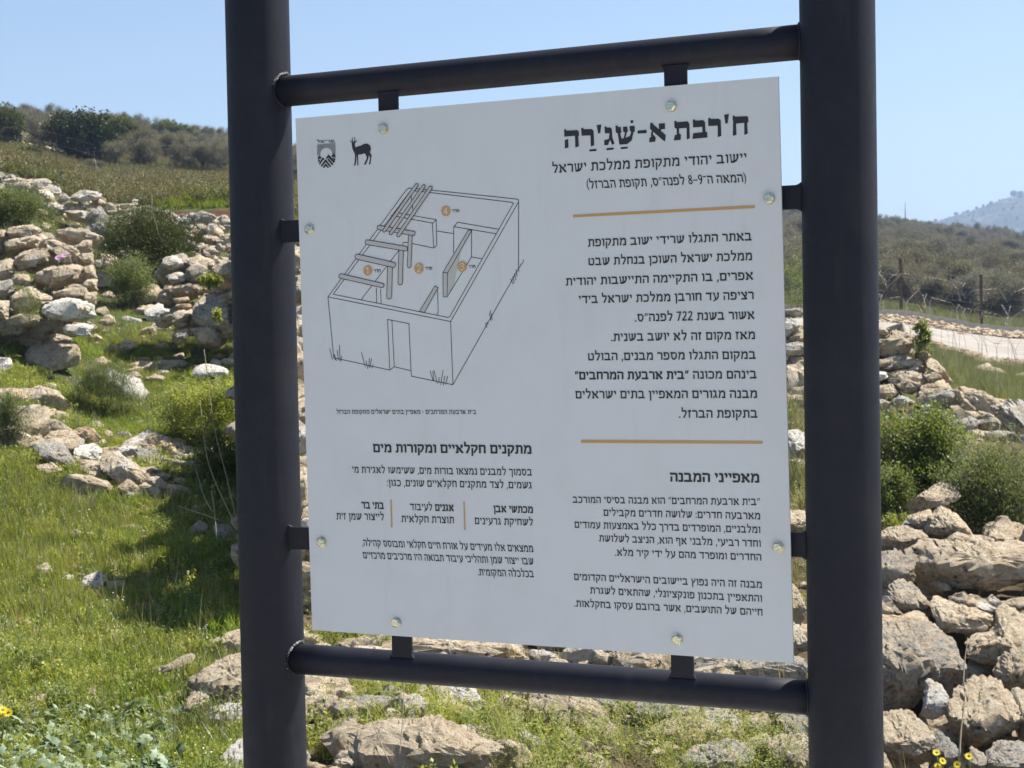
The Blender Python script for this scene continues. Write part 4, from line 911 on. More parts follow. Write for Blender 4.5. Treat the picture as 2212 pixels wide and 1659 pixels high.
# stones: group;tone;label;outline
ROCKS = """
blockA;0;;18,490 62,483 85,495 82,515 45,520 20,513
blockA;0;;120,495 155,493 190,500 192,513 175,523 140,520 118,510
blockA;2;;88,508 130,523 175,540 190,578 172,583 150,563 108,543 88,523
blockA;0;;40,515 65,503 82,515 82,535 45,538
blockA;2;;0,495 10,498 15,513 5,523 -15,523 -15,500
blockA;0;;5,523 38,513 60,526 50,541 15,548
blockA;0;;25,556 45,541 100,533 112,546 118,566 95,576 58,583 28,586
blockA;0;;68,598 105,573 160,571 185,586 192,601 155,611 105,623 72,618
blockA;0;;110,636 140,623 180,618 198,648 175,646 130,646
blockA;1;;90,663 118,643 155,643 190,653 205,683 175,698 130,691 98,691
blockA;0;;179,575 200,572 206,601 181,602
blockA;2;;182,603 206,602 208,628 184,631
blockA;0;;184,632 208,630 206,658 186,657
blockA;0;;15,638 50,616 100,638 108,653 62,673 15,668
blockA;0;;-15,563 20,558 30,583 22,603 -15,606
blockA;3;;-20,608 22,603 28,628 15,648 -20,648
blockA;3;;-20,651 12,648 15,688 -5,693 -20,688
blockA;0;;8,691 38,678 82,681 90,693 70,706 15,706
blockA;1;;132,703 175,698 198,703 195,726 170,726 140,723
blockA;0;;172,518 194,517 198,545 174,546
blockA;2;;175,547 198,546 201,571 178,573
blockA;0;;140,618 160,613 184,618 184,628 150,631
blockA;0;;25,591 55,593 65,611 50,618 22,613
blockA;0;;118,538 140,533 160,553 160,571 130,568
boulder;0;long flat slab of pitted limestone below the ruined block at the left edge;-15,718 50,708 105,713 160,726 165,738 135,741 90,741 40,751 -15,738
boulder;0;bulky pitted boulder under the long flat slab at the left edge;40,751 90,738 135,736 165,741 175,758 168,791 100,806 50,783
boulder;1;small white boulder cut off by the left edge, under the long slab;-18,771 15,773 28,788 20,801 5,806 -18,801
boulder;0;broad pitted boulder leaning above the two-toned boulder at left;28,843 75,831 120,843 150,868 158,883 125,893 82,881 38,863
boulder;0;small knobbly stone capping the broad pitted boulder;75,833 110,826 128,836 120,846 95,847
boulder;1;white ragged boulder sloping down in the grass mid-left;210,801 230,791 250,806 275,811 298,818 325,863 312,871 275,851 230,831
boulder;1;thin white splinter of stone above the white ragged boulder;278,801 295,803 312,818 310,825 282,813
boulder;1;pale wedge boulder with flat sunlit top beside the left post;410,816 418,793 438,785 468,790 485,796 502,811 475,818 448,811 425,826
boulder;0;low beige slab in the grass left of the pale wedge boulder;335,778 390,777 415,786 380,797 340,790
boulder;2;small brownish slab left of the low beige slab;268,791 300,778 325,783 310,798 275,798
boulder;1;small rounded stone in the shade below the low beige slab;332,803 345,797 368,803 360,815 338,813
boulder;0;hump-backed brown boulder between the ruined block and the ruined doorway;272,641 308,616 330,611 350,626 360,651 325,655 300,660
boulder;1;rounded white boulder under the hump-backed boulder;312,671 340,651 362,661 365,683 335,696 315,691
boulder;1;flat white slab in grass left of the rounded white boulder;252,688 270,681 312,693 315,698 280,697
boulder;1;flat pale slab below the rounded white boulder;318,701 355,696 375,713 365,718 332,710
boulder;1;squared grey block standing right of the ruined block;200,561 238,556 241,571 238,583 205,583
boulder;0;cracked beige stones at the foot of the squared grey block;204,587 220,583 240,601 250,623 212,626 208,606
boulder;1;small pale stone in the grass right of the squared grey block;246,593 265,603 265,610 250,605
boulder;0;beige stone in the grass at the foot of the ruined block;205,666 225,661 240,676 225,686 208,681
jamb;1;;348,556 370,550 390,561 400,576 390,591 370,588 350,581
jamb;0;;385,561 425,550 458,561 470,603 445,606 422,576
jamb;4;;400,578 425,568 445,576 446,611 420,617 402,601
jamb;1;;355,596 385,586 405,596 402,608 370,615
jamb;2;;365,618 410,611 442,613 435,631 405,641 370,641
jamb;2;;372,645 405,641 410,653 378,656
jamb;3;;370,671 410,668 415,681 400,708 375,708
jamb;3;;420,638 462,628 492,643 498,706 475,738 440,743 422,718 420,668
jamb;4;;370,718 400,711 405,731 385,743 370,738
jamb;2;;440,623 490,623 498,638 465,636
jamb;2;;375,657 410,656 412,668 380,670
boulder;2;two-toned boulder with a grey shaded face, largest at the left edge;25,929 38,909 85,876 100,894 108,952 82,954 58,953 32,946
boulder;4;dark pitted boulder in front of the two-toned boulder;62,959 82,952 130,959 150,982 165,1004 155,1019 130,1016 112,996 85,989
boulder;0;beige boulder between the dark pitted boulder and the long white boulder;110,926 155,932 182,954 172,964 150,969 112,949
boulder;1;small white stone perched beside the two-toned boulder;116,914 135,906 144,920 120,925
boulder;1;rounded upper half of the long white boulder pair;160,964 195,958 220,972 218,1004 208,1008 185,999 162,984
boulder;1;long white boulder sloping down to the right through the grass;220,976 240,974 265,989 300,1012 325,1034 344,1056 300,1049 270,1044 238,1029 212,1009
boulder;0;beige block above the long white boulder;268,952 288,940 312,946 331,964 328,976 305,974 288,963
boulder;1;crumbling white stone just above the long white boulder;240,969 270,962 300,966 318,982 300,996 270,986
boulder;2;flat orange-beige slab right of the beige block;330,972 362,964 400,972 405,983 370,988 332,986
boulder;2;small orange-beige slab above the long white boulder;218,926 238,932 258,956 240,954
boulder;3;shaded brown stone under the leafy bush by the left post;435,949 465,942 475,954 462,972 435,966
boulder;0;beige stone below the shaded brown stone by the left post;432,980 470,974 472,986 440,995
boulder;2;orange weathered stone below the long white boulder;245,1056 272,1034 298,1049 308,1064 300,1076 272,1064
boulder;1;flat white stone in the middle of the meadow;250,1136 282,1133 302,1142 309,1154 270,1153
boulder;2;thin brownish stone touching the flat white stone in the meadow;288,1158 325,1156 326,1168 295,1166
boulder;1;low white stone half sunk in the meadow at left;132,1148 160,1144 180,1150 205,1149 206,1163 185,1169 152,1163
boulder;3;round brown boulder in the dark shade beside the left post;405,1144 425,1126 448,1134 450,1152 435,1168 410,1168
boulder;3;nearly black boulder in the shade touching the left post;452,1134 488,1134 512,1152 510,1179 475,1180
boulder;1;flat white stone lowest at the left edge of the meadow;40,1208 55,1202 92,1202 95,1212 70,1219 48,1216
boulder;1;white stone touching the flat white stone at lower left;72,1224 98,1216 115,1232 105,1245 82,1238
boulder;1;small white stone left of the white peaked stone in the meadow;130,1249 145,1242 160,1244 160,1259 140,1263
boulder;1;white peaked stone in the lower meadow;175,1264 182,1244 208,1236 230,1249 222,1269 198,1284
boulder;0;beige stone right of the white peaked stone;225,1255 262,1256 280,1274 282,1286 232,1286
boulder;0;small beige stone in the meadow near the shade;292,1250 312,1246 316,1259 295,1260
boulder;0;flat beige slab at the upper edge of the lower shade patch;350,1205 385,1202 390,1214 355,1215
boulder;2;flat orange slab between the shade patches by the left post;435,1213 465,1209 490,1219 462,1226
boulder;2;flat pinkish slab left of the lower shade patch;278,1313 295,1302 335,1304 339,1319 300,1322
boulder;0;flat beige patch of stone level with the pinkish slab;160,1320 185,1319 190,1332 165,1329
boulder;3;small brown stone at the left edge of the lower meadow;35,1435 58,1435 66,1449 45,1455
boulder;2;small flat pinkish stone touching the small brown stone;65,1440 92,1442 90,1452 70,1450
boulder;3;tiny brown stone in the middle of the lower meadow;168,1404 185,1402 190,1409 172,1411
boulder;2;orange-stained grey boulder halfway behind the left post;438,1392 470,1377 508,1363 538,1364 538,1404 475,1409 450,1419
boulder;0;low pale stone trailing down left of the left post;298,1465 325,1442 360,1437 390,1419 425,1414 425,1430 362,1452 325,1469
boulder;0;big beige boulder disappearing behind the left post at the bottom;398,1477 425,1444 470,1427 525,1417 575,1434 588,1507 500,1517 450,1504 412,1492
boulder;0;eroded grey stone under the big beige boulder;385,1539 412,1494 445,1504 455,1527 425,1554 400,1549
boulder;1;pale rounded stone under the big beige boulder at the post;420,1559 450,1532 488,1524 538,1527 550,1569 488,1562 450,1572
boulder;1;pale stone at the bottom edge left of the left post;470,1639 500,1609 530,1602 562,1619 562,1669 488,1669
boulder;0;pale stone tip between the left post and the sign panel corner;645,1360 665,1369 689,1388 717,1396 689,1407 645,1407
boulder;0;long pale slab seen between the panel and the lower crossbar;707,1397 790,1383 927,1372 1037,1381 1161,1397 1202,1436 1037,1438 955,1430 817,1419 724,1411
boulder;0;grey boulder right of the left post below the crossbar;627,1511 712,1503 740,1519 795,1522 800,1541 745,1547 729,1563 690,1563 627,1544
boulder;4;grey stone wedged above the large front slab;704,1565 770,1546 803,1562 800,1584 731,1592 704,1584
boulder;0;crumbled pale stone directly under the crossbar by the left post;630,1456 693,1458 759,1469 754,1500 693,1510 630,1505
boulder;0;large pitted front slab at the bottom edge under the sign;709,1598 753,1576 847,1568 946,1564 1025,1590 1094,1618 1122,1637 1133,1686 902,1695 792,1686 759,1631
boulder;1;grey-white boulder behind the herbs under the crossbar;916,1485 976,1477 1031,1493 1059,1540 1031,1554 987,1551 960,1529
boulder;0;pointed beige boulder under the middle of the crossbar;1131,1530 1150,1493 1231,1486 1297,1527 1334,1563 1315,1589 1223,1567 1161,1560
boulder;4;small grey stone behind the pointed beige boulder;1280,1504 1332,1506 1324,1541 1299,1547 1266,1523
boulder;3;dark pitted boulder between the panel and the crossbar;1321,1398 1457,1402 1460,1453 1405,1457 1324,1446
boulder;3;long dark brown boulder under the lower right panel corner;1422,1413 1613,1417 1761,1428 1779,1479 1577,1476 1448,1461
boulder;4;grey boulder hidden in herbs under the right half of the crossbar;1367,1518 1429,1515 1540,1530 1540,1559 1429,1576 1374,1559
boulder;0;flat beige boulder in the herbs under the right half of the crossbar;1379,1575 1445,1553 1545,1556 1633,1575 1622,1608 1489,1615 1408,1604
boulder;0;beige stone with a dark crack left of the right post;1598,1556 1661,1545 1672,1567 1628,1600 1602,1585
boulder;0;small beige stone low in front of the right post;1599,1602 1658,1588 1677,1610 1636,1628
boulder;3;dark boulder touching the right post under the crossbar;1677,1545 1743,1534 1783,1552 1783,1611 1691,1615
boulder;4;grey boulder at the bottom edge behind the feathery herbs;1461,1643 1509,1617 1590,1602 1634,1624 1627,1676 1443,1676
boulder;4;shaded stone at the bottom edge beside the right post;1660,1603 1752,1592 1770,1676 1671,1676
wallB;0;;1917,730 1934,713 1971,715 1979,730 1968,758 1946,766 1923,774 1882,761 1888,733
wallB;0;;1882,776 1925,777 1927,790 1882,793
wallB;0;;1931,781 1980,774 1983,783 1963,796 1934,799
wallB;1;;1964,796 1983,790 1984,801 1968,803
wallB;0;;1920,819 1934,801 1974,799 1994,810 1989,836 1960,847 1934,842
wallB;1;;1882,801 1917,804 1920,816 1888,826
wallB;1;;1882,833 1925,833 1938,853 1917,862 1882,862
wallB;0;;1994,810 2026,801 2034,819 2003,830
wallB;0;;1997,790 2011,773 2031,778 2059,830 2040,836 2017,804
wallB;2;;1986,836 2046,819 2060,842 2054,862 1983,862
wallB;0;;1980,764 2003,758 2014,770 1989,783
wallB;1;;1877,707 1917,710 1917,727 1882,727
wallB;1;;1679,690 1716,687 1732,713 1705,730 1679,727
wallB;0;;1705,728 1745,715 1745,738 1713,741
wallB;1;;1679,744 1731,738 1754,767 1702,768 1679,764
wallB;1;;1676,790 1732,787 1754,804 1754,847 1708,850 1679,847
wallB;4;;1688,670 1728,664 1754,675 1731,685 1693,685
wallB;0;;1681,857 1735,854 1751,873 1735,888 1681,890
wallB;0;;1681,892 1735,889 1754,908 1735,924 1681,928
wallB;1;;1900,832 1924,831 1939,851 1927,859 1900,857 1884,846
wallB;0;;1930,824 1970,821 1995,830 1976,854 1951,848
wallB;1;;1923,869 1946,855 1970,859 1962,878 1938,885
wallB;2;;1973,865 1995,838 2038,836 2054,862 2038,884 1995,877
wallB;2;;2057,854 2081,834 2119,843 2155,862 2161,888 2125,900 2081,888
wallB;1;;1989,877 2011,873 2031,881 2021,889 1992,885
wallB;1;;2027,896 2038,885 2050,894 2038,908 2028,907
wallB;4;;2052,878 2065,867 2075,881 2068,904 2054,904
wallB;4;;2073,905 2098,896 2118,911 2106,932 2084,936 2073,922
wallB;4;;2046,911 2071,911 2075,935 2060,942
wallB;3;;2119,908 2155,901 2165,922 2144,932 2119,927
wallB;1;;2163,886 2184,865 2214,865 2249,884 2249,932 2187,936 2168,913
wallB;3;;2119,935 2168,930 2174,951 2125,957
wallB;1;;1886,859 1903,862 1908,881 1889,884
wallB;4;;1979,886 2019,892 2022,905 1989,908
jambB;1;;1675,934 1738,932 1756,959 1738,992 1675,995
jambB;1;;1675,997 1738,993 1756,1019 1738,1071 1675,1071
pile;0;;1675,1106 1738,1103 1751,1127 1738,1150 1675,1152
pile;0;;1886,1152 1962,1138 1995,1149 2008,1173 1970,1184 1930,1190 1886,1192
pile;0;;1999,1154 2016,1117 2046,1096 2081,1117 2119,1171 2065,1171 2022,1171
pile;0;;1973,1203 1987,1171 2092,1172 2174,1179 2268,1190 2268,1263 2174,1276 2119,1274 2011,1263 1970,1236
pile;3;;1886,1203 1957,1195 1979,1209 1968,1236 1976,1268 1886,1268
pile;0;;1954,1095 1970,1073 2038,1043 2081,1057 2062,1092 2019,1100 1970,1112
pile;0;;1962,1117 2022,1102 2011,1130 1998,1146 1968,1136
pile;2;;1884,1329 1956,1334 1989,1325 2009,1334 2013,1354 1959,1364 1922,1374 1884,1374
pile;3;;1924,1277 1959,1257 1982,1272 2019,1309 2019,1342 2009,1334 1959,1332 1932,1304
pile;0;;1884,1299 1909,1304 1936,1324 1924,1332 1884,1332
pile;0;;2016,1307 2034,1294 2084,1312 2159,1328 2174,1349 2122,1377 2064,1364 2029,1368 2018,1352
pile;4;;1879,1384 1939,1367 1984,1362 2049,1369 2079,1394 2066,1449 2034,1472 1995,1504 1986,1527 1949,1547 1879,1534
pile;0;;2082,1387 2109,1379 2159,1372 2192,1324 2246,1344 2246,1407 2149,1457 2109,1427 2084,1407
pile;0;;2150,1459 2184,1419 2246,1404 2246,1494 2189,1494 2156,1479
pile;1;;1990,1549 1996,1519 2019,1478 2049,1492 2053,1524 2016,1560
pile;0;;2042,1542 2059,1504 2122,1474 2174,1478 2195,1512 2200,1602 2134,1622 2089,1617 2059,1574
pile;0;;1889,1559 1982,1550 2014,1582 2018,1632 1969,1664 1946,1644 1889,1619
pile;4;;2016,1619 2044,1590 2069,1614 2072,1647 2019,1664
pile;4;;2092,1652 2109,1622 2133,1634 2132,1664 2099,1669
pile;3;;2129,1642 2172,1614 2234,1617 2234,1674 2132,1674
pile;2;;2084,1298 2109,1292 2113,1309 2089,1315
pile;1;;2133,1297 2149,1287 2165,1302 2149,1315
pile;1;;2106,1309 2129,1302 2159,1317 2184,1329 2149,1327
pile;2;;2170,1300 2222,1292 2222,1319 2184,1322
pile;4;;2049,1289 2084,1292 2083,1305 2059,1303
pile;3;;2202,1507 2234,1499 2246,1557 2234,1614 2204,1607
pile;3;;2069,1404 2089,1434 2082,1469 2059,1469 2069,1444
pile;0;;1699,1254 1732,1277 1740,1319 1734,1352 1699,1349
pile;1;;1699,1354 1734,1354 1744,1384 1734,1419 1699,1424
pile;0;;1889,1639 1919,1634 1929,1669 1889,1674
boulder;0;brown tilted stone in the grass behind the right-hand wall;2089,799 2117,790 2143,783 2149,804 2123,816
boulder;0;angular beige stone right of the brown tilted stone in the grass;2146,790 2169,799 2191,813 2175,820 2152,806
boulder;1;pale stone at the right edge of the grass behind the wall;2192,809 2232,801 2232,819 2195,823
"""
# ------------------------------------------------------------------ stones
def fpoly_radius(pts):
    """radius of a star-shaped outline as a function of angle around its centre"""
    P = np.array(pts, float)
    x, y = P[:, 0], P[:, 1]
    x2, y2 = np.roll(x, -1), np.roll(y, -1)
    cr = x * y2 - x2 * y
    A = cr.sum() / 2
    c = np.array([((x + x2) * cr).sum(), ((y + y2) * cr).sum()]) / (6 * A)
    Q = P - c
    th = np.linspace(-math.pi, math.pi, 97)[:-1]
    r = np.zeros_like(th)
    for k, t in enumerate(th):
        d = np.array([math.cos(t), math.sin(t)])
        best = 0.0
        for a, b in zip(Q, np.roll(Q, -1, axis=0)):
            e = b - a
            den = d[0] * e[1] - d[1] * e[0]
            if abs(den) < 1e-9: continue
            s = (a[0] * e[1] - a[1] * e[0]) / den
            q = (a[0] * d[1] - a[1] * d[0]) / den
            if s > 0 and -1e-6 <= q <= 1 + 1e-6: best = max(best, s)
        r[k] = best if best > 0 else np.hypot(*Q[0]) * 0.7
    return c, th, r

_ico = {}
def ico(level):
    if level not in _ico:
        bm = bmesh.new()
        bmesh.ops.create_icosphere(bm, subdivisions=level + 1, radius=1.0)
        v = np.array([tuple(q.co) for q in bm.verts])
        f = np.array([[w.index for w in q.verts] for q in bm.faces])
        bm.free()
        _ico[level] = (v, f)
    return _ico[level]

def vnoise(P, sc, octv, seed, gain=0.5):
    out = np.zeros(len(P)); amp = 1.0; tot = 0
    for o in range(octv):
        s = sc * 2 ** o
        out += amp * np.array([noise.noise(V((p[0] * s + seed, p[1] * s - seed * 1.7, p[2] * s + 5.1))) for p in P])
        tot += amp; amp *= gain
    return out / tot

def rock_shape(radius_fn, thick, size, level, seed, detail=1.0, cuts=14, square=0.0, lean=(0.0, 0.0)):
    """broken block; x right, y away, z up, metres. size: mean radius, for the scale of the relief.
    the silhouette seen along y keeps the given outline"""
    rnd = np.random.default_rng(seed)
    D, F = ico(level)
    phi = np.arccos(np.clip(D[:, 1], -1, 1))
    th = np.arctan2(D[:, 2], D[:, 0])
    r = radius_fn(th)
    s = np.abs(np.sin(phi)) ** (0.5 - square)
    c = np.sign(np.cos(phi)) * np.abs(np.cos(phi)) ** (0.55 - square)
    P = np.stack([r * s * np.cos(th), thick * c, r * s * np.sin(th)], -1)
    for k in range(cuts):                       # broken planes
        n = rnd.normal(size=3)
        if k % 2: n[1] = -abs(n[1]) - 0.3; n[2] += 0.35
        n /= np.linalg.norm(n)
        pr = P @ n
        lim = pr.max() * rnd.uniform(0.62, 0.88)
        P = P - np.outer(np.maximum(pr - lim, 0) * 0.96, n)
    nrm = P / np.linalg.norm(P, axis=1, keepdims=True).clip(1e-6)
    S = P / size
    big = vnoise(S, 0.8, 2, seed * 3.1 % 97)
    med = vnoise(S, 2.4, 3, seed * 5.3 % 89, 0.6)
    ridg = 1 - np.abs(vnoise(S, 1.7, 4, seed * 7.7 % 83, 0.6)) * 2.4
    disp = size * detail * (0.08 * big + 0.13 * med + 0.13 * (ridg - 0.6))
    crk = np.clip(1 - np.abs(vnoise(S, 1.15, 2, seed * 4.3 % 79)) * 16, 0, 1)
    disp -= size * 0.075 * detail * crk
    if level >= 4:
        n2 = vnoise(S, 4.6, 2, seed * 1.9 % 71)          # solution pits
        disp -= size * 0.16 * np.clip((n2 - 0.17) / 0.2, 0, 1) * detail
        n4 = vnoise(S, 9.5, 2, seed * 2.9 % 61)
        disp -= size * 0.06 * np.clip((n4 - 0.12) / 0.2, 0, 1) * detail
        disp += size * 0.03 * detail * vnoise(S, 14, 2, seed % 31)
    st = np.sin(P[:, 2] / size * (4 + 3 * rnd.random()) + 3 * big)       # bedding steps
    disp += size * (0.035 + square * 0.25) * detail * np.sign(st) * np.abs(st) ** 0.4
    P = P + nrm * disp[:, None]
    # bring the silhouette back to the outline
    th2 = np.arctan2(P[:, 2], P[:, 0]); rr = np.hypot(P[:, 0], P[:, 2])
    nb = 40
    bi = ((th2 + math.pi) / (2 * math.pi) * nb).astype(int) % nb
    mx = np.zeros(nb); np.maximum.at(mx, bi, rr)
    ang = (np.arange(nb) + 0.5) / nb * 2 * math.pi - math.pi
    tgt = radius_fn(ang)
    fac = tgt / np.maximum(mx, tgt * 0.3)
    fac = np.convolve(np.concatenate([fac[-1:], fac, fac[:1]]), [0.25, 0.5, 0.25], 'valid')
    f = np.interp(th2, np.concatenate([[ang[-1] - 2 * math.pi], ang, [ang[0] + 2 * math.pi]]), np.concatenate([fac[-1:], fac, fac[:1]]))
    P[:, 0] *= f; P[:, 2] *= f
    # upper part leans back, so the top shows and catches the light
    if square > 0: P[:, 1] += 0.7 * np.maximum(-P[:, 2] - 0.22 * size, 0)
    P[:, 1] += lean[0] * P[:, 2] + lean[1] * np.maximum(P[:, 2] - 0.12 * size, 0)
    return P, F

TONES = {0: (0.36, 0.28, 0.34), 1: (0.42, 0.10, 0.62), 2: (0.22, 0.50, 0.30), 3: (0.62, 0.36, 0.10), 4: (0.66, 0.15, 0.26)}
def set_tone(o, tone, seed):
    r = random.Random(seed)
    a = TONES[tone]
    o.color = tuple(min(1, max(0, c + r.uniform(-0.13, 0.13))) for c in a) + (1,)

FOOT = []      # footprints where nothing grows: x, y, r
def traced_rock(poly, depth, tone, seed, name, parent=None, level=4, thickf=0.8, detail=0.9, square=0.0, lean=(0.5, 0.7)):
    """a stone with the outline it shows from the camera, real size at its own distance, and full depth"""
    c, th, r = fpoly_radius([(p[0], -p[1]) for p in poly])
    k = depth / FPX
    r = r * k
    r = r * (1.05 if parent is not None else 1.0)
    r3 = np.convolve(np.concatenate([r[-2:], r, r[:2]]), [0.1, 0.2, 0.4, 0.2, 0.1], 'valid')
    fn = lambda t: np.interp(t, np.append(th, math.pi), np.append(r3, r3[0]))
    mean = float(r3.mean())
    short = float(min(np.percentile(r3, 25) * 1.25, mean))
    P, F = rock_shape(fn, max(short, mean * 0.75) * thickf, mean, level, seed, detail, square=square, lean=lean)
    ctr = at(c[0], -c[1], depth + mean * 0.3)
    me = np_mesh(P, F, name)
    o = link_mesh(name, me, M['stone'], parent, loc=ctr, smooth=True)
    me.set_sharp_from_angle(angle=math.radians(30))
    set_tone(o, tone, seed)
    FOOT.append((ctr.x, ctr.y - mean * 0.45, mean * 1.25))
    return o, ctr, mean

def interp_v(v, pts):
    return float(np.interp(v, [p[0] for p in pts], [p[1] for p in pts]))

WALLS = {
 'blockA': ('ruined_wall', 'block of weathered beige masonry still standing at the left edge, below the field', 'wall', 'blocks'),
 'jamb': ('ruined_wall', 'broken doorway pier of stacked stones with a lintel, beside the left post', 'wall', None),
 'wallB': ('dry_stone_wall', 'dry stone wall right of the right post, below the grass strip and the road', 'wall', None),
 'jambB': ('standing_stone', 'white upright stones glimpsed between the panel and the right post', 'stone', None),
 'pile': ('collapsed_wall', 'collapsed wall of large limestone boulders in the lower right corner', 'wall', None)}
def wall_depth(g, v, u):
    if g == 'blockA': return interp_v(v, [(480, 16.6), (720, 15.2)])
    if g == 'jamb': return interp_v(v, [(540, 17.6), (745, 16.4)])
    if g == 'wallB': return interp_v(v, [(660, 15.0), (800, 14.5), (950, 13.7)])
    if g == 'jambB': return 11.5
    if g == 'pile': return interp_v(v, [(1040, 10.3), (1110, 9.5), (1190, 8.9), (1300, 8.2), (1450, 7.6), (1659, 6.85)])

groups = {}
for ln in ROCKS.strip().split('\n'):
    g, tone, label, pts = ln.split(';')
    poly = [tuple(float(q) for q in p.split(',')) for p in pts.split(' ')]
    groups.setdefault(g, []).append((int(tone), label, poly))

seed = 100
for g, items in groups.items():
    if g == 'boulder':
        for tone, label, poly in items:
            seed += 1
            vs = [p[1] for p in poly]; us = [p[0] for p in poly]
            cu, cv = sum(us) / len(us), sum(vs) / len(vs)
            vb = max(vs) - 3
            P, d = hit(cu, vb)
            big = (max(us) - min(us)) > 130
            o, c, mr = traced_rock(poly, d, tone, seed, 'boulder', level=5 if d < 7.6 and big else 4 if d < 14 else 3, lean=(0.1, 1.1) if cu > 640 and cv > 1440 else (0.35, 0.8))
            tag(o, label, 'boulder')
    else:
        nm, lab, cat, _ = WALLS[g]
        cu = np.mean([p[0] for _, _, q in items for p in q]); vmax = max(p[1] for _, _, q in items for p in q)
        base = at(cu, vmax, wall_depth(g, vmax, cu))
        root = tag(empty(nm, base), lab, cat)
        for tone, label, poly in items:
            seed += 1
            cu = sum(p[0] for p in poly) / len(poly); cv = sum(p[1] for p in poly) / len(poly)
            w = max(p[0] for p in poly) - min(p[0] for p in poly)
            d = wall_depth(g, cv, cu) - (0.1 if tone == 4 and g == 'jamb' else 0)
            traced_rock(poly, d, tone, seed, 'stone', root, level=5 if g == 'pile' and w > 110 else 4 if w > 45 or g == 'pile' else 3, thickf=0.95, square=0.28 if g in ('blockA', 'jamb', 'wallB') else 0.08, lean=(0.1, 0.9) if g in ('blockA', 'jamb', 'wallB') else (0.15, 1.3))
        groups[g] = (root, items)

# shared stone shapes for rubble
def proto_rocks(n, level, seed0):
    out = []
    for k in range(n):
        rr = np.random.default_rng(seed0 + k)
        a, b, ph = rr.uniform(0.7, 1.15), rr.uniform(0.5, 0.85), rr.uniform(0, 6)
        fn = lambda t: 1.0 / np.sqrt((np.cos(t) / a) ** 2 + (np.sin(t) / b) ** 2) * (1 + 0.10 * np.sin(3 * t + ph) + 0.06 * np.sin(5 * t + 2 * ph))
        P, F = rock_shape(fn, rr.uniform(0.6, 0.9), 0.85, level, seed0 + k, 0.8, 18)
        me = np_mesh(P, F, 'rubble_stone')
        me.materials.append(M['stone'])
        me.polygons.foreach_set('use_smooth', [True] * len(me.polygons))
        me.set_sharp_from_angle(angle=math.radians(24))
        out.append(me)
    return out
PR3 = proto_rocks(10, 3, 500)
PR2 = proto_rocks(6, 2, 700)

def put_stone(me, loc, size, parent, name, tone, rnd, squash=1.0):
    o = bpy.data.objects.new(name, me)
    o.rotation_euler = (rnd.uniform(-0.3, 0.3), rnd.uniform(-0.25, 0.25), rnd.uniform(0, 6.28))
    o.scale = (size * rnd.uniform(0.85, 1.2), size * rnd.uniform(0.8, 1.1), size * squash * rnd.uniform(0.8, 1.1))
    if parent is not None:
        o.parent = parent
        o.location = V(loc) - parent.location
    else: o.location = loc
    COL.objects.link(o)
    set_tone(o, tone, rnd.randrange(1 << 30))
    return o

# filler stones inside the near pile so no ground shows between the big ones
rnd = random.Random(5)
root = groups['pile'][0]
for k in range(90):
    u, v = rnd.uniform(1880, 2330), rnd.uniform(1150, 1680)
    d = wall_depth('pile', v, u) + rnd.uniform(0.3, 0.45)
    put_stone(rnd.choice(PR3), at(u, v, d), rnd.uniform(0.07, 0.15), root, 'stone', rnd.choice([0, 3, 4, 0]), rnd)
root = groups['pile'][0]
for k in range(70):
    u, v = rnd.uniform(2310, 2800), rnd.uniform(1150, 1660)
    put_stone(rnd.choice(PR3), at(u, v, wall_depth('pile', v, u) + rnd.uniform(-0.1, 0.1)), rnd.uniform(0.13, 0.26), root, 'stone', rnd.choice([0, 3, 4, 0]), rnd)
root = groups['wallB'][0]
for k in range(120):
    u = rnd.uniform(1330, 1650) if k % 3 else rnd.uniform(2390, 2800)
    v = rnd.uniform(760, 940) if u < 1700 else rnd.uniform(960, 1040)
    put_stone(rnd.choice(PR3), at(u, v, wall_depth('wallB', v, u)), rnd.uniform(0.12, 0.24), root, 'stone', rnd.choice([0, 3, 4, 0, 1]), rnd, 0.8)
for k in range(190):
    u = rnd.uniform(1640, 2400)
    top = np.interp(u, [1640, 1950, 2000, 2050, 2120, 2212, 2400], [700, 715, 760, 830, 850, 905, 985])
    v = rnd.uniform(top + 10, np.interp(u, [1640, 1900, 2212, 2400], [960, 950, 965, 1010]))
    d = wall_depth('wallB', v, u) + rnd.uniform(0.08, 0.35)
    put_stone(rnd.choice(PR3), at(u, v, d), rnd.uniform(0.10, 0.19), root, 'stone', rnd.choice([0, 3, 4, 0, 3]), rnd, 0.8)
root = groups['blockA'][0]
for k in range(60):
    u = rnd.uniform(-40, 180); v = rnd.uniform(505, 715)
    put_stone(rnd.choice(PR3), at(u, v, wall_depth('blockA', v, u) + rnd.uniform(0.5, 0.7)), rnd.uniform(0.12, 0.22), root, 'stone', 3, rnd, 0.7)  # dark tone stands in for shade in the gaps and at the left edge
root = groups['jamb'][0]
for k in range(40):
    u = rnd.uniform(365, 560); v = rnd.uniform(560, 735)
    put_stone(rnd.choice(PR3), at(u, v, wall_depth('jamb', v, u) + rnd.uniform(0.3, 0.5)), rnd.uniform(0.12, 0.22), root, 'stone', rnd.choice([0, 0, 3, 3]), rnd, 0.8)

# hidden wall behind the doorway pier; it throws the pier's foot into shade
for k in range(70):
    u = rnd.uniform(505, 640); v = rnd.uniform(545 + 0.1 * abs(u - 560), 760)
    put_stone(rnd.choice(PR3), at(u, v, 16.9 + rnd.uniform(-0.2, 0.4)), rnd.uniform(0.14, 0.24), root, 'stone', rnd.choice([0, 3, 4]), rnd, 0.8)

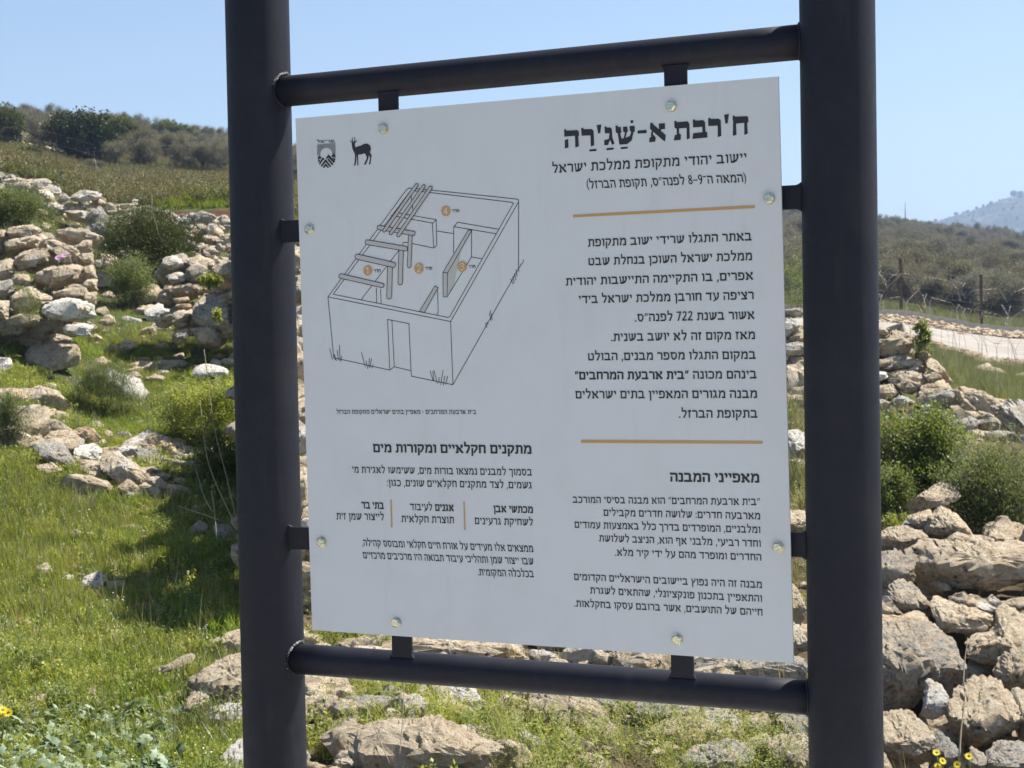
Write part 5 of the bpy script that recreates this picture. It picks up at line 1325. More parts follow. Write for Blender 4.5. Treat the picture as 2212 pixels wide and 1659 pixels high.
# rubble terrace walls up the slope at left
def rubble_wall(line, label, seed, n, smin, smax, tones, name='rubble_wall'):
    """line: (u, v_top, v_bottom, depth) along the wall"""
    rnd = random.Random(seed)
    us = [p[0] for p in line]
    mid = line[len(line) // 2]
    root = tag(empty(name, at(mid[0], mid[2], mid[3])), label, 'wall')
    for k in range(n):
        t = (k + rnd.random()) / n
        u = us[0] + (us[-1] - us[0]) * ((k * 0.618034 + rnd.random() * 0.02) % 1.0)
        vt, vb, d = (float(np.interp(u, us, [p[i] for p in line])) for i in (1, 2, 3))
        h = rnd.random()
        v = vt + (vb - vt) * h
        dd = d - 0.5 * h * (vb - vt) / 40
        s = rnd.uniform(smin, smax) * (1.35 if rnd.random() < 0.15 else 1)
        put_stone(rnd.choice(PR3 if s > 0.16 else PR3 + PR2), at(u, v, dd), s, root, 'stone', rnd.choice(tones), rnd, 0.8)
    return root
rubble_wall([(-260, 330, 380, 25.4), (-40, 372, 402, 25), (25, 378, 415, 24.8), (60, 392, 430, 24.5), (105, 408, 452, 24.3), (160, 420, 470, 24), (230, 425, 490, 24), (330, 440, 505, 24.3), (400, 455, 520, 24.8), (500, 475, 560, 25), (700, 520, 600, 25)],
            'long tumbled wall of grey-white stones crossing the slope at left', 31, 295, 0.04, 0.125, [1, 1, 1, 4, 0])
rubble_wall([(400, 468, 560, 22.4), (440, 462, 620, 22.3), (520, 480, 640, 22.3), (700, 500, 680, 22.3)],
            'stacked wall of brown and grey stones behind the left post, under the red earth bank', 32, 150, 0.06, 0.12, [4, 3, 3, 0])
# the half-buried course of stones running down across the meadow
rnd2 = random.Random(404)
low = tag(empty('ruined_wall', hit(230, 1040)[0]), 'half-buried course of pale stones running down across the upper meadow at left', 'wall')
for k in range(190):
    t = rnd2.random()
    if rnd2.random() < 0.72: u, v = -30 + 420 * t + rnd2.gauss(0, 14), 905 + 150 * t + rnd2.gauss(0, 30)
    else: u, v = 300 + 220 * t + rnd2.gauss(0, 8), 975 + 20 * t + rnd2.gauss(0, 12)
    P, d = hit(u, v)
    s = rnd2.uniform(0.025, 0.12) * (1 if rnd2.random() < 0.75 else 1.5)
    put_stone(rnd2.choice(PR3), P + V((0, 0, s * 0.15)), s, low, 'stone', rnd2.choice([0, 1, 4, 0, 2]), rnd2, 0.7)
    FOOT.append((P.x, P.y - s * 0.4, s))
under = tag(empty('collapsed_wall', hit(1200, 1500)[0]), 'broken pale stones packed between the boulders under the lower crossbar', 'wall')
for k in range(150):
    u = rnd2.uniform(610, 1790)
    v = rnd2.choice([rnd2.uniform(1385, 1440), rnd2.uniform(1470, 1560), rnd2.uniform(1500, 1680)])
    P, d = hit(u, v)
    s = rnd2.uniform(0.04, 0.13)
    put_stone(rnd2.choice(PR3), P + V((0, 0, s * 0.3)), s, under, 'stone', rnd2.choice([0, 1, 4, 0, 1, 2]), rnd2, 0.85)
# named larger stones on that wall line
for lab, u, v, s, d, tn, sq in [
    ('big white sunlit stone on the tumbled wall above the ruined block', 97, 425, 0.20, 23.3, 1, 0.8),
    ('dark cracked outcrop stone on the crest of the tumbled wall at left', 72, 404, 0.20, 24.2, 4, 0.8),
    ('long flat white slab on the slope just above the ruined block', 166, 468, 0.27, 21.4, 1, 0.34),
    ('upright grey stone right of the long flat white slab', 213, 472, 0.15, 21.3, 4, 1.1),
    ('grey stone below the upright grey stone, beside the dark bush', 208, 502, 0.17, 21.0, 4, 0.8),
    ('rounded white stone above the dark bush, near the left post', 418, 478, 0.22, 22.8, 1, 0.7),
    ('grey rounded stone below the rounded white stone by the left post', 438, 505, 0.20, 22.1, 4, 0.7),
    ('pale stone right of the rounded white stone, touching the left post', 462, 482, 0.17, 22.5, 1, 0.7),
    ('jagged white stone group crest in the middle of the tumbled wall', 186, 424, 0.22, 23.6, 1, 0.7)]:
    o = put_stone(rnd.choice(PR3), at(u, v, d), s, None, 'boulder', tn, rnd, sq)
    tag(o, lab, 'boulder')

# rubble on the verges
def rubble_stuff(name, label, band, n, seed, smin, smax):
    """many small stones in one mesh; band: function of rnd -> (x, y)"""
    rnd = random.Random(seed)
    Vs, Fs, off = [], [], 0
    base = []
    for me in PR2:
        c = np.zeros(len(me.vertices) * 3, np.float32); me.vertices.foreach_get('co', c)
        f = np.array([tuple(p.vertices) for p in me.polygons])
        base.append((c.reshape(-1, 3), f))
    for k in range(n):
        x, y = band(rnd)
        s = smin + (smax - smin) * rnd.random() ** 2
        c, f = rnd.choice(base)
        a = rnd.uniform(0, 6.28); R = np.array([[math.cos(a), -math.sin(a), 0], [math.sin(a), math.cos(a), 0], [0, 0, 0.75]])
        z = float(height(x, y)) + s * 0.2
        Vs.append((c * s) @ R.T + np.array([x, y, z])); Fs.append(f + off); off += len(c)
    me = np_mesh(np.concatenate(Vs), np.concatenate(Fs), name)
    o = link_mesh(name, me, M['stone'], smooth=True)
    o.color = (0.34, 0.30, 0.36, 1) if 'road' not in name else (0.30, 0.55, 0.12, 1)
    return tag(o, label, 'rubble', kind='stuff')
def uv_band(u0, u1, d0, d1):
    def f(r):
        u = r.uniform(u0, u1); d = r.uniform(d0, d1)
        return (u - 1106) / FPX * d, d
    return f
rubble_stuff('roadside_rubble', 'brown rubble strewn between the gravel road and the low kerb', uv_band(900, 3500, 52.5, 59), 7000, 41, 0.02, 0.12)
rubble_stuff('roadside_rubble', 'stones and earth along the near edge of the gravel road', uv_band(1200, 3500, 27, 37), 3600, 42, 0.02, 0.15)
rubble_stuff('stone_chips', 'stone chips scattered in the meadow and under the sign', uv_band(-200, 3000, 6.2, 16), 3600, 43, 0.006, 0.045)
rubble_stuff('rubble', 'broken stones between the boulders under the sign', uv_band(640, 1900, 6.2, 9.0), 260, 46, 0.01, 0.06)
rubble_stuff('slope_stones', 'small white stones strewn over the slope at left', uv_band(-200, 700, 16, 26), 700, 44, 0.02, 0.14)
rubble_stuff('hillside_stones', 'pale stones lying on the hillside under the olive trees', uv_band(-300, 900, 80, 140), 900, 45, 0.05, 0.22)
# the roofless wall behind the left post and the panel; its shade falls on the meadow
rnd = random.Random(77)
wallC = tag(empty('ruined_wall', at(640, 1340, 9.2)), 'rough stone wall behind the left post, showing in the gap beside the panel', 'wall')
for k in range(300):
    d = rnd.uniform(8.6, 13.2)
    u = 572 + 10 * math.sin(d * 3) + abs(rnd.gauss(0, 1)) * 34
    x = (u - 1106) / FPX * d
    top = 1.12 + 0.18 * math.sin(d * 2.1) - (0.45 if 9.9 < d < 10.3 else 0) - 0.5 * max(0, d - 12.2)
    z = float(height(x, d)) + rnd.random() * top
    put_stone(rnd.choice(PR3), V((x, d, z)), rnd.uniform(0.11, 0.2), wallC, 'stone', rnd.choice([0, 4, 1, 3, 0]), rnd, 0.85)

# ------------------------------------------------------------------ plants
M['grass'] = leaf_mat('green_grass', (0.052, 0.088, 0.013), (0.31, 0.345, 0.075), 0.5, 2.2)
M['grass_bright'] = leaf_mat('bright_grass', (0.075, 0.14, 0.016), (0.25, 0.34, 0.06), 0.5, 2.2)
M['grass_grey'] = leaf_mat('grey_green_grass', (0.085, 0.10, 0.055), (0.19, 0.205, 0.11), 0.4, 2.0)
M['straw'] = leaf_mat('dry_straw', (0.16, 0.11, 0.06), (0.58, 0.49, 0.30), 0.35, 4.0)
M['field'] = leaf_mat('dull_field_growth', (0.085, 0.08, 0.042), (0.20, 0.175, 0.105), 0.25, 0.35)
M['fleck'] = leaf_mat('pale_leaf', (0.22, 0.27, 0.07), (0.60, 0.60, 0.30), 0.35, 4.0)
M['herb'] = leaf_mat('fresh_herb', (0.065, 0.115, 0.018), (0.41, 0.44, 0.125), 0.45, 3.0)
M['feathery'] = leaf_mat('feathery_herb', (0.09, 0.13, 0.03), (0.40, 0.44, 0.14), 0.42, 4.0)
M['thistle'] = leaf_mat('pale_thistle_leaf', (0.07, 0.12, 0.045), (0.34, 0.41, 0.27), 0.35, 4.0, spec=0.5)
M['bush'] = leaf_mat('bush_leaf', (0.045, 0.078, 0.018), (0.225, 0.275, 0.085), 0.40, 2.5, spec=0.45)
M['bush_dark'] = leaf_mat('dark_bush_leaf', (0.030, 0.045, 0.014), (0.095, 0.115, 0.035), 0.3, 1.5)
M['bush_grey'] = leaf_mat('grey_bush_leaf', (0.060, 0.085, 0.032), (0.205, 0.245, 0.11), 0.36, 2.0)
M['oak'] = leaf_mat('evergreen_oak_leaf', (0.016, 0.028, 0.012), (0.055, 0.075, 0.028), 0.2, 0.5)
M['pine'] = leaf_mat('green_crown_leaf', (0.045, 0.065, 0.018), (0.12, 0.145, 0.045), 0.25, 0.4)
M['olive'] = leaf_mat('olive_tree_leaf', (0.10, 0.10, 0.078), (0.24, 0.23, 0.19), 0.2, 0.4, rough=0.9, spec=0.1)
M['scrub'] = leaf_mat('winter_scrub', (0.088, 0.086, 0.060), (0.20, 0.188, 0.14), 0.15, 0.05, rough=1.0, spec=0.05)
M['scrub_green'] = leaf_mat('green_scrub', (0.05, 0.06, 0.03), (0.12, 0.13, 0.065), 0.25, 0.05)
M['bark'] = simple_mat('grey_bark', (0.16, 0.13, 0.10), 0.95, noise_scale=9, noise_amt=0.4, bump=0.4)
M['twig'] = simple_mat('dry_stem', (0.34, 0.28, 0.19), 0.85, noise_scale=30)
M['yellow'] = leaf_mat('yellow_petal', (0.72, 0.52, 0.02), (0.90, 0.72, 0.04), 0.3, 5)
M['pink'] = leaf_mat('pink_petal', (0.60, 0.30, 0.52), (0.75, 0.45, 0.68), 0.3, 5, tip=(1.1, 0.9, 1.1))
M['white_fl'] = leaf_mat('white_petal', (0.72, 0.74, 0.55), (0.85, 0.86, 0.72), 0.3, 5, tip=(1, 1, 0.9))

def blades(base, az, lean, length, width, curl, seg=4):
    """arrays -> verts, quad faces of curved tapering blades"""
    n = len(base)
    t = np.linspace(0, 1, seg)[None, :]
    ang = lean[:, None] + curl[:, None] * t
    dz = np.cos(ang); dh = np.sin(ang)
    step = (length / (seg - 1))[:, None]
    z = np.concatenate([np.zeros((n, 1)), np.cumsum(dz[:, :-1] * step, 1)], 1)
    hh = np.concatenate([np.zeros((n, 1)), np.cumsum(dh[:, :-1] * step, 1)], 1)
    dirx, diry = np.cos(az)[:, None], np.sin(az)[:, None]
    cx = base[:, 0:1] + hh * dirx; cy = base[:, 1:2] + hh * diry; cz = base[:, 2:3] + z
    w = width[:, None] * (1 - t ** 1.6) * 0.5 + width[:, None] * 0.04
    tw = az[:, None] + 0.5 * t
    lx, ly = -np.sin(tw) * w, np.cos(tw) * w
    L = np.stack([cx + lx, cy + ly, cz], -1); R_ = np.stack([cx - lx, cy - ly, cz], -1)
    verts = np.stack([L, R_], 2).reshape(n, seg * 2, 3)
    f = np.array([[2 * k, 2 * k + 1, 2 * k + 3, 2 * k + 2] for k in range(seg - 1)])
    faces = (np.arange(n)[:, None, None] * seg * 2 + f[None]).reshape(-1, 4)
    return verts.reshape(-1, 3), faces

def leaves(pos, nrm_az, tilt, size, aspect=0.5, fold=0.25):
    """little diamond leaves (one quad bent along the middle)"""
    n = len(pos)
    d = np.stack([np.cos(nrm_az) * np.cos(tilt), np.sin(nrm_az) * np.cos(tilt), np.sin(tilt)], -1)
    up = np.array([0, 0, 1.0])
    s = np.cross(d, up); s /= np.linalg.norm(s, axis=1, keepdims=True).clip(1e-6)
    q = np.cross(s, d)
    L = size[:, None]
    v0 = pos; v1 = pos + d * L * 0.5 + s * L * aspect * 0.5 + q * L * fold * 0.3
    v2 = pos + d * L; v3 = pos + d * L * 0.5 - s * L * aspect * 0.5 + q * L * fold * 0.3
    verts = np.stack([v0, v1, v2, v3], 1).reshape(-1, 3)
    faces = np.arange(n * 4).reshape(n, 4)
    return verts, faces

def merge(parts):
    Vs, Fs, o = [], [], 0
    for v, f in parts:
        Vs.append(v); Fs.append(f + o); o += len(v)
    return np.concatenate(Vs), np.concatenate(Fs)

def tuft_mesh(seed, n, hmin, hmax, w, spread, leanmax=0.5, curlmax=1.2, mat='grass', seg=4):
    r = np.random.default_rng(seed)
    a = r.uniform(0, 2 * np.pi, n); rad = spread * np.sqrt(r.random(n))
    base = np.stack([rad * np.cos(a), rad * np.sin(a), np.full(n, -0.01)], -1)
    v, f = blades(base, r.uniform(0, 2 * np.pi, n), r.uniform(0, leanmax, n), r.uniform(hmin, hmax, n), r.uniform(0.6, 1.2, n) * w, r.uniform(0.1, curlmax, n), seg)
    me = np_mesh(v, f, 'tuft'); me.materials.append(M[mat])
    return me

def herb_mesh(seed, nstem, h, nleaf, lsize, mat='herb', aspect=0.45, tip=None, spread=0.03, leanmax=0.9):
    """stems with leaves up their length"""
    r = np.random.default_rng(seed)
    parts = []
    az = r.uniform(0, 2 * np.pi, nstem); lean = r.uniform(0.05, leanmax, nstem); hh = r.uniform(0.6, 1.0, nstem) * h
    base = np.stack([r.normal(0, spread, nstem), r.normal(0, spread, nstem), np.zeros(nstem)], -1)
    parts.append(blades(base, az, lean, hh, np.full(nstem, lsize * 0.22), r.uniform(0, 0.5, nstem), 4))
    k = np.repeat(np.arange(nstem), nleaf)
    t = r.random(len(k)) ** 0.7
    ang = lean[k] + 0.15 * t
    pos = base[k] + np.stack([np.sin(ang) * np.cos(az[k]), np.sin(ang) * np.sin(az[k]), np.cos(ang)], -1) * (hh[k] * t)[:, None]
    pos += r.normal(0, h * 0.03, pos.shape)
    parts.append(leaves(pos, r.uniform(0, 2 * np.pi, len(k)), r.uniform(-0.3, 1.1, len(k)), r.uniform(0.6, 1.2, len(k)) * lsize, aspect))
    v, f = merge(parts)
    me = np_mesh(v, f, 'herb'); me.materials.append(M[mat])
    return me

def broadleaf_mesh(seed, n, size, mat='thistle'):
    """rosette of ragged lobed leaves"""
    r = np.random.default_rng(seed)
    parts = []
    for k in range(n):
        az = r.uniform(0, 2 * np.pi); t0 = r.uniform(0.15, 1.0); L = size * r.uniform(0.6, 1.1)
        d = np.array([math.cos(az) * math.cos(t0), math.sin(az) * math.cos(t0), math.sin(t0)])
        s = np.array([-math.sin(az), math.cos(az), 0.0]); q = np.cross(d, s) * -1
        p0 = np.array([r.normal(0, size * 0.25), r.normal(0, size * 0.25), r.uniform(0, size * 0.7)])
        vs, fs = [], []
        m_ = 7
        for i in range(m_):
            t = i / (m_ - 1)
            w = L * 0.30 * math.sin(math.pi * min(1, t * 0.85 + 0.12)) * (1.0 if i % 2 else 0.45)
            c = p0 + d * L * t - np.array([0, 0, 1]) * L * 0.35 * t * t
            jit = r.normal(0, L * 0.03, 3)
            vs += [c + s * w + q * w * 0.35 + jit, c, c - s * w + q * w * 0.35 - jit]
        for i in range(m_ - 1):
            fs += [[3 * i, 3 * i + 1, 3 * i + 4, 3 * i + 3], [3 * i + 1, 3 * i + 2, 3 * i + 5, 3 * i + 4]]
        parts.append((np.array(vs), np.array(fs)))
    v, f = merge(parts)
    me = np_mesh(v, f, 'rosette'); me.materials.append(M[mat])
    return me

def cloud(blobs, nclump, per, lsize, seed, aspect=0.5, shell=0.55, clump_r=0.12, up=0.0):
    """leaf clumps through the volume of some ellipsoids: blobs = (cx, cy, cz, rx, ry, rz)"""
    r = np.random.default_rng(seed)
    w = np.array([b[3] * b[4] * b[5] for b in blobs]) ** 0.67
    w /= w.sum()
    idx = r.choice(len(blobs), nclump, p=w)
    B = np.array(blobs)[idx]
    d = r.normal(size=(nclump, 3)); d /= np.linalg.norm(d, axis=1, keepdims=True)
    rad = shell + (1 - shell) * r.random(nclump) ** 0.6
    rad *= 1 + 0.16 * r.normal(size=nclump)
    C = B[:, :3] + d * B[:, 3:] * rad[:, None]
    k = np.repeat(np.arange(nclump), per)
    cr = clump_r * r.uniform(0.5, 1.3, nclump)[k]
    pos = C[k] + r.normal(size=(len(k), 3)) * cr[:, None]
    out = d[k] + r.normal(size=(len(k), 3)) * 0.7
    az = np.arctan2(out[:, 1], out[:, 0]); tilt = np.arctan2(out[:, 2] + up, np.hypot(out[:, 0], out[:, 1]))
    return leaves(pos, az, tilt, r.uniform(0.6, 1.25, len(k)) * lsize, aspect)

# ---- scatter: one object whose points carry instances of a few plant shapes
def scatter(name, label, pts, protos, smin, smax, seed, tilt=0.15, cat=None):
    r = np.random.default_rng(seed)
    n = len(pts)
    me = bpy.data.meshes.new(name)
    me.vertices.add(n)
    me.vertices.foreach_set('co', np.asarray(pts, np.float32).ravel())
    a = me.attributes.new('rot', 'FLOAT_VECTOR', 'POINT')
    a.data.foreach_set('vector', np.stack([r.normal(0, tilt, n), r.normal(0, tilt, n), r.uniform(0, 6.28, n)], -1).astype(np.float32).ravel())
    a = me.attributes.new('scl', 'FLOAT', 'POINT')
    a.data.foreach_set('value', (smin + (smax - smin) * r.random(n) ** 1.3).astype(np.float32))
    pc = bpy.data.collections.new(name + '_shapes')
    for q, pm in enumerate(protos):
        pc.objects.link(bpy.data.objects.new('shape', pm))
    ng = bpy.data.node_groups.new(name, 'GeometryNodeTree')
    ng.interface.new_socket('Geometry', in_out='INPUT', socket_type='NodeSocketGeometry')
    ng.interface.new_socket('Geometry', in_out='OUTPUT', socket_type='NodeSocketGeometry')
    N = ng.nodes
    gi = N.new('NodeGroupInput'); go = N.new('NodeGroupOutput')
    iop = N.new('GeometryNodeInstanceOnPoints'); ci = N.new('GeometryNodeCollectionInfo')
    ci.inputs['Collection'].default_value = pc
    ci.inputs['Separate Children'].default_value = True
    ci.inputs['Reset Children'].default_value = True
    ra = N.new('GeometryNodeInputNamedAttribute'); ra.data_type = 'FLOAT_VECTOR'; ra.inputs[0].default_value = 'rot'
    sa = N.new('GeometryNodeInputNamedAttribute'); sa.data_type = 'FLOAT'; sa.inputs[0].default_value = 'scl'
    iop.inputs['Pick Instance'].default_value = True
    l = ng.links.new
    l(gi.outputs[0], iop.inputs['Points']); l(ci.outputs[0], iop.inputs['Instance'])
    l(ra.outputs[0], iop.inputs['Rotation']); l(sa.outputs[0], iop.inputs['Scale'])
    ri = N.new('FunctionNodeRandomValue'); ri.data_type = 'INT'
    ri.inputs[4].default_value = 0; ri.inputs[5].default_value = len(protos) - 1
    ri.inputs['Seed'].default_value = seed
    l(ri.outputs[2], iop.inputs['Instance Index'])
    l(iop.outputs[0], go.inputs[0])
    o = bpy.data.objects.new(name, me)
    COL.objects.link(o)
    md = o.modifiers.new('scatter', 'NODES'); md.node_group = ng
    return tag(o, label, cat, kind='stuff')

FT = np.array(FOOT)
def on_ground(u0, u1, d0, d1, n, seed, avoid=True, weight=None, falloff=0.0):
    """random places on the ground of a sector, thinned by weight(u, d, x, y)"""
    r = np.random.default_rng(seed)
    d = (d0 ** (2 - falloff) + (d1 ** (2 - falloff) - d0 ** (2 - falloff)) * r.random(n)) ** (1 / (2 - falloff))
    u = r.uniform(u0, u1, n)
    x = (u - 1106) / FPX * d
    keep = np.ones(n, bool)
    if weight is not None: keep &= r.random(n) < weight(u, d, x, d)
    if avoid:
        for fx, fy, fr in FT:
            if fy < d1 + 1: keep &= (x - fx) ** 2 + (d - fy) ** 2 > (fr * 0.85) ** 2
    x, d = x[keep], d[keep]
    return np.stack([x, d, height(x, d)], -1)

def pat(x, y, s, ph=0.0):
    return 0.5 + 0.5 * np.sin(x * s + ph + 1.7 * np.sin(y * s * 0.8 + ph)) * np.sin(y * s * 1.1 + 1.3 * np.sin(x * s * 0.7 + ph * 2))

GR = [tuft_mesh(900 + k, 20, 0.02, 0.055, 0.0036, 0.035, 1.1, 1.3) for k in range(5)]
GRL = [tuft_mesh(910 + k, 18, 0.045, 0.11, 0.0034, 0.03, 0.5, 1.0) for k in range(4)]
GRB = [tuft_mesh(920 + k, 16, 0.035, 0.10, 0.0055, 0.03, 0.8, 1.5, 'grass_bright') for k in range(4)]
FIELD = [herb_mesh(945 + k, 16, 0.26, 16, 0.04, 'field', 0.4, leanmax=1.2, spread=0.12) for k in range(4)] + [herb_mesh(1945 + k, 14, 0.2, 16, 0.04, 'bush_grey', 0.4, leanmax=1.2, spread=0.12) for k in range(2)]
DRY = [tuft_mesh(930 + k, 9, 0.02, 0.08, 0.0025, 0.03, 1.2, 0.8, 'straw') for k in range(4)]
GREY = [tuft_mesh(940 + k, 30, 0.10, 0.24, 0.0035, 0.05, 0.9, 0.8, 'grass_grey') for k in range(4)]
HERB = [herb_mesh(950 + k, 7, 0.06, 9, 0.012, 'herb') for k in range(5)]
CLOVER = [herb_mesh(960 + k, 9, 0.04, 8, 0.011, 'herb', 0.9) for k in range(3)]
WF = [herb_mesh(970 + k, 3, 0.14, 3, 0.010, 'white_fl', 0.9) for k in range(2)]
YF = [herb_mesh(975 + k, 3, 0.12, 3, 0.010, 'yellow', 0.9) for k in range(2)]

bare = lambda x, y: np.where(pat(x, y, 4.3, 7.7) * pat(x, y, 1.7, 2.2) > 0.42, 0.12, 1.0)
left = lambda u: np.clip((640 - u) / 60, 0, 1)
scatter('meadow_grass', 'short green grass covering the meadow at left', on_ground(-500, 640, 5.9, 18, 52000, 1, weight=lambda u, d, x, y: left(u) * (0.25 + 0.75 * pat(x, y, 3.1)) * bare(x, y), falloff=0.6), GR + GRL, 0.6, 1.25, 1)
scatter('bright_grass', 'bright broad-bladed grass in the meadow and along the shade', on_ground(-500, 640, 5.9, 20, 22000, 2, weight=lambda u, d, x, y: left(u) * np.clip(pat(x, y, 2.2, 1.4) * 1.6 - 0.5, 0, 1) * np.where(u > 180, 1, 0.35), falloff=0.5), GRB, 0.6, 1.3, 2)
scatter('meadow_herbs', 'small yellow-green leafy herbs in the meadow', on_ground(-500, 640, 5.9, 16, 52000, 3, weight=lambda u, d, x, y: left(u) * np.clip(pat(x, y, 2.7, 3.0) * 1.5 - 0.3, 0, 1) * bare(x, y), falloff=0.6), HERB + CLOVER, 0.5, 1.3, 3)
scatter('dry_grass', 'pale dry grass stalks through the meadow', on_ground(-500, 640, 5.9, 22, 26000, 4, weight=lambda u, d, x, y: left(u) * np.clip(pat(x, y, 1.9, 5.0) * 1.6 - 0.4, 0.08, 1)), DRY, 0.6, 1.4, 4)
scatter('meadow_flowers', 'tiny white and yellow meadow flowers', on_ground(-500, 640, 5.9, 14, 420, 5, weight=lambda u, d, x, y: left(u)), WF + WF + YF, 0.5, 1.1, 5)
# wispy grey-green grass among the rocks further up
scatter('wispy_grass', 'wispy grey-green grass between the boulders and up the slope', on_ground(-500, 620, 11, 26.5, 7000, 6, weight=lambda u, d, x, y: np.where(u < 360, 1, 0.45) * np.clip(pat(x, y, 1.4, 2.0) * 1.7 - 0.35, 0.04, 1)), GREY + GRL, 0.6, 1.3, 6)
FLECK = [herb_mesh(1060 + k, 5, 0.05, 5, 0.015, 'fleck', 0.7, leanmax=1.2) for k in range(3)]
scatter('pale_leaves', 'pale yellow-green leaf flecks through the lower meadow', on_ground(-500, 640, 5.9, 13, 9000, 55, weight=lambda u, d, x, y: left(u) * np.clip(pat(x, y, 3.3, 4.0) * 1.4 - 0.2, 0.05, 1)), FLECK, 0.5, 1.1, 55)
TALL = [tuft_mesh(1070 + k, 14, 0.08, 0.17, 0.0032, 0.04, 0.5, 0.9, 'grass') for k in range(3)] + [tuft_mesh(1080 + k, 12, 0.08, 0.18, 0.0028, 0.04, 0.7, 0.8, 'grass_grey') for k in range(1)]
scatter('tall_grass', 'taller grass leaning in the upper left of the meadow', on_ground(-400, 330, 8.2, 12, 3000, 56, weight=lambda u, d, x, y: np.clip((300 - u) / 200, 0.1, 1)), TALL, 0.7, 1.25, 56)
WEED = [herb_mesh(1090 + k, 9, 0.15, 14, 0.02, 'bush', 0.45, leanmax=0.7, spread=0.04) for k in range(3)] + [herb_mesh(1095 + k, 8, 0.13, 14, 0.024, 'herb', 0.5, leanmax=0.8, spread=0.04) for k in range(3)] + [broadleaf_mesh(1098, 8, 0.06, 'herb')]
scatter('weeds', 'taller leafy weeds standing in the meadow', on_ground(-500, 600, 6.2, 15, 2800, 57, weight=lambda u, d, x, y: np.clip(pat(x, y, 2.5, 6.0) * 1.8 - 0.7, 0.04, 1) + 0.5 * ((u > 330) & (d > 8.3) & (d < 12))), WEED, 0.5, 1.15, 57)
STEM = [tuft_mesh(1110 + k, 5, 0.14, 0.30, 0.0022, 0.03, 0.35, 0.5, 'straw') for k in range(3)]
scatter('seed_stalks', 'thin dry seed stalks standing above the grass and stones', on_ground(-300, 2300, 6.1, 13, 1500, 58), STEM, 0.5, 1.1, 58)
scatter('rough_grass', 'rough grass and weeds on the ground behind the sign panel', on_ground(620, 1880, 8.6, 30, 30000, 59, weight=lambda u, d, x, y: 0.25 + 0.75 * pat(x, y, 2.0, 1.0)), GR + GRL + GREY + HERB, 0.7, 1.6, 59)
scatter('rough_grass', 'rough grass and weeds to the right of the collapsed wall', on_ground(2230, 3500, 5.8, 15, 16000, 60, weight=lambda u, d, x, y: 0.2 + 0.8 * pat(x, y, 2.0, 1.0)), GR + GRL + GREY + HERB, 0.7, 1.6, 60)
# strip under the sign and the pockets between the right-hand boulders
scatter('path_edge_grass', 'sparse grass and weeds among the stones under the sign', on_ground(560, 1950, 5.9, 10, 700, 7, weight=lambda u, d, x, y: np.clip(pat(x, y, 4.0, 0.3) * 1.3 - 0.25, 0, 1)), GR + HERB + DRY, 0.5, 1.3, 7)
scatter('terrace_grass', 'green grass strip behind the right-hand wall, below the road', on_ground(1400, 3400, 15.5, 28, 36000, 8), GRL + GREY + GR, 0.6, 1.2, 8)
scatter('bank_grass', 'bright green grass on top of the red earth bank at left', on_ground(345, 1000, 28.1, 32, 5600, 9, avoid=False), GRB + GRL, 1.0, 2.0, 9)
scatter('field_grass', 'dull brown and green growth on the field behind the tumbled wall', on_ground(-400, 1500, 28.5, 92, 46000, 10, avoid=False, weight=lambda u, d, x, y: 1.0 * ((u < 880) | (d < 36) | (d > 61))), FIELD, 0.6, 1.5, 10)
scatter('verge_grass', 'thin grass between the kerb and the wire fence', on_ground(900, 3600, 60.4, 66, 6600, 11, avoid=False), GRL + GREY, 1.4, 3.0, 11)

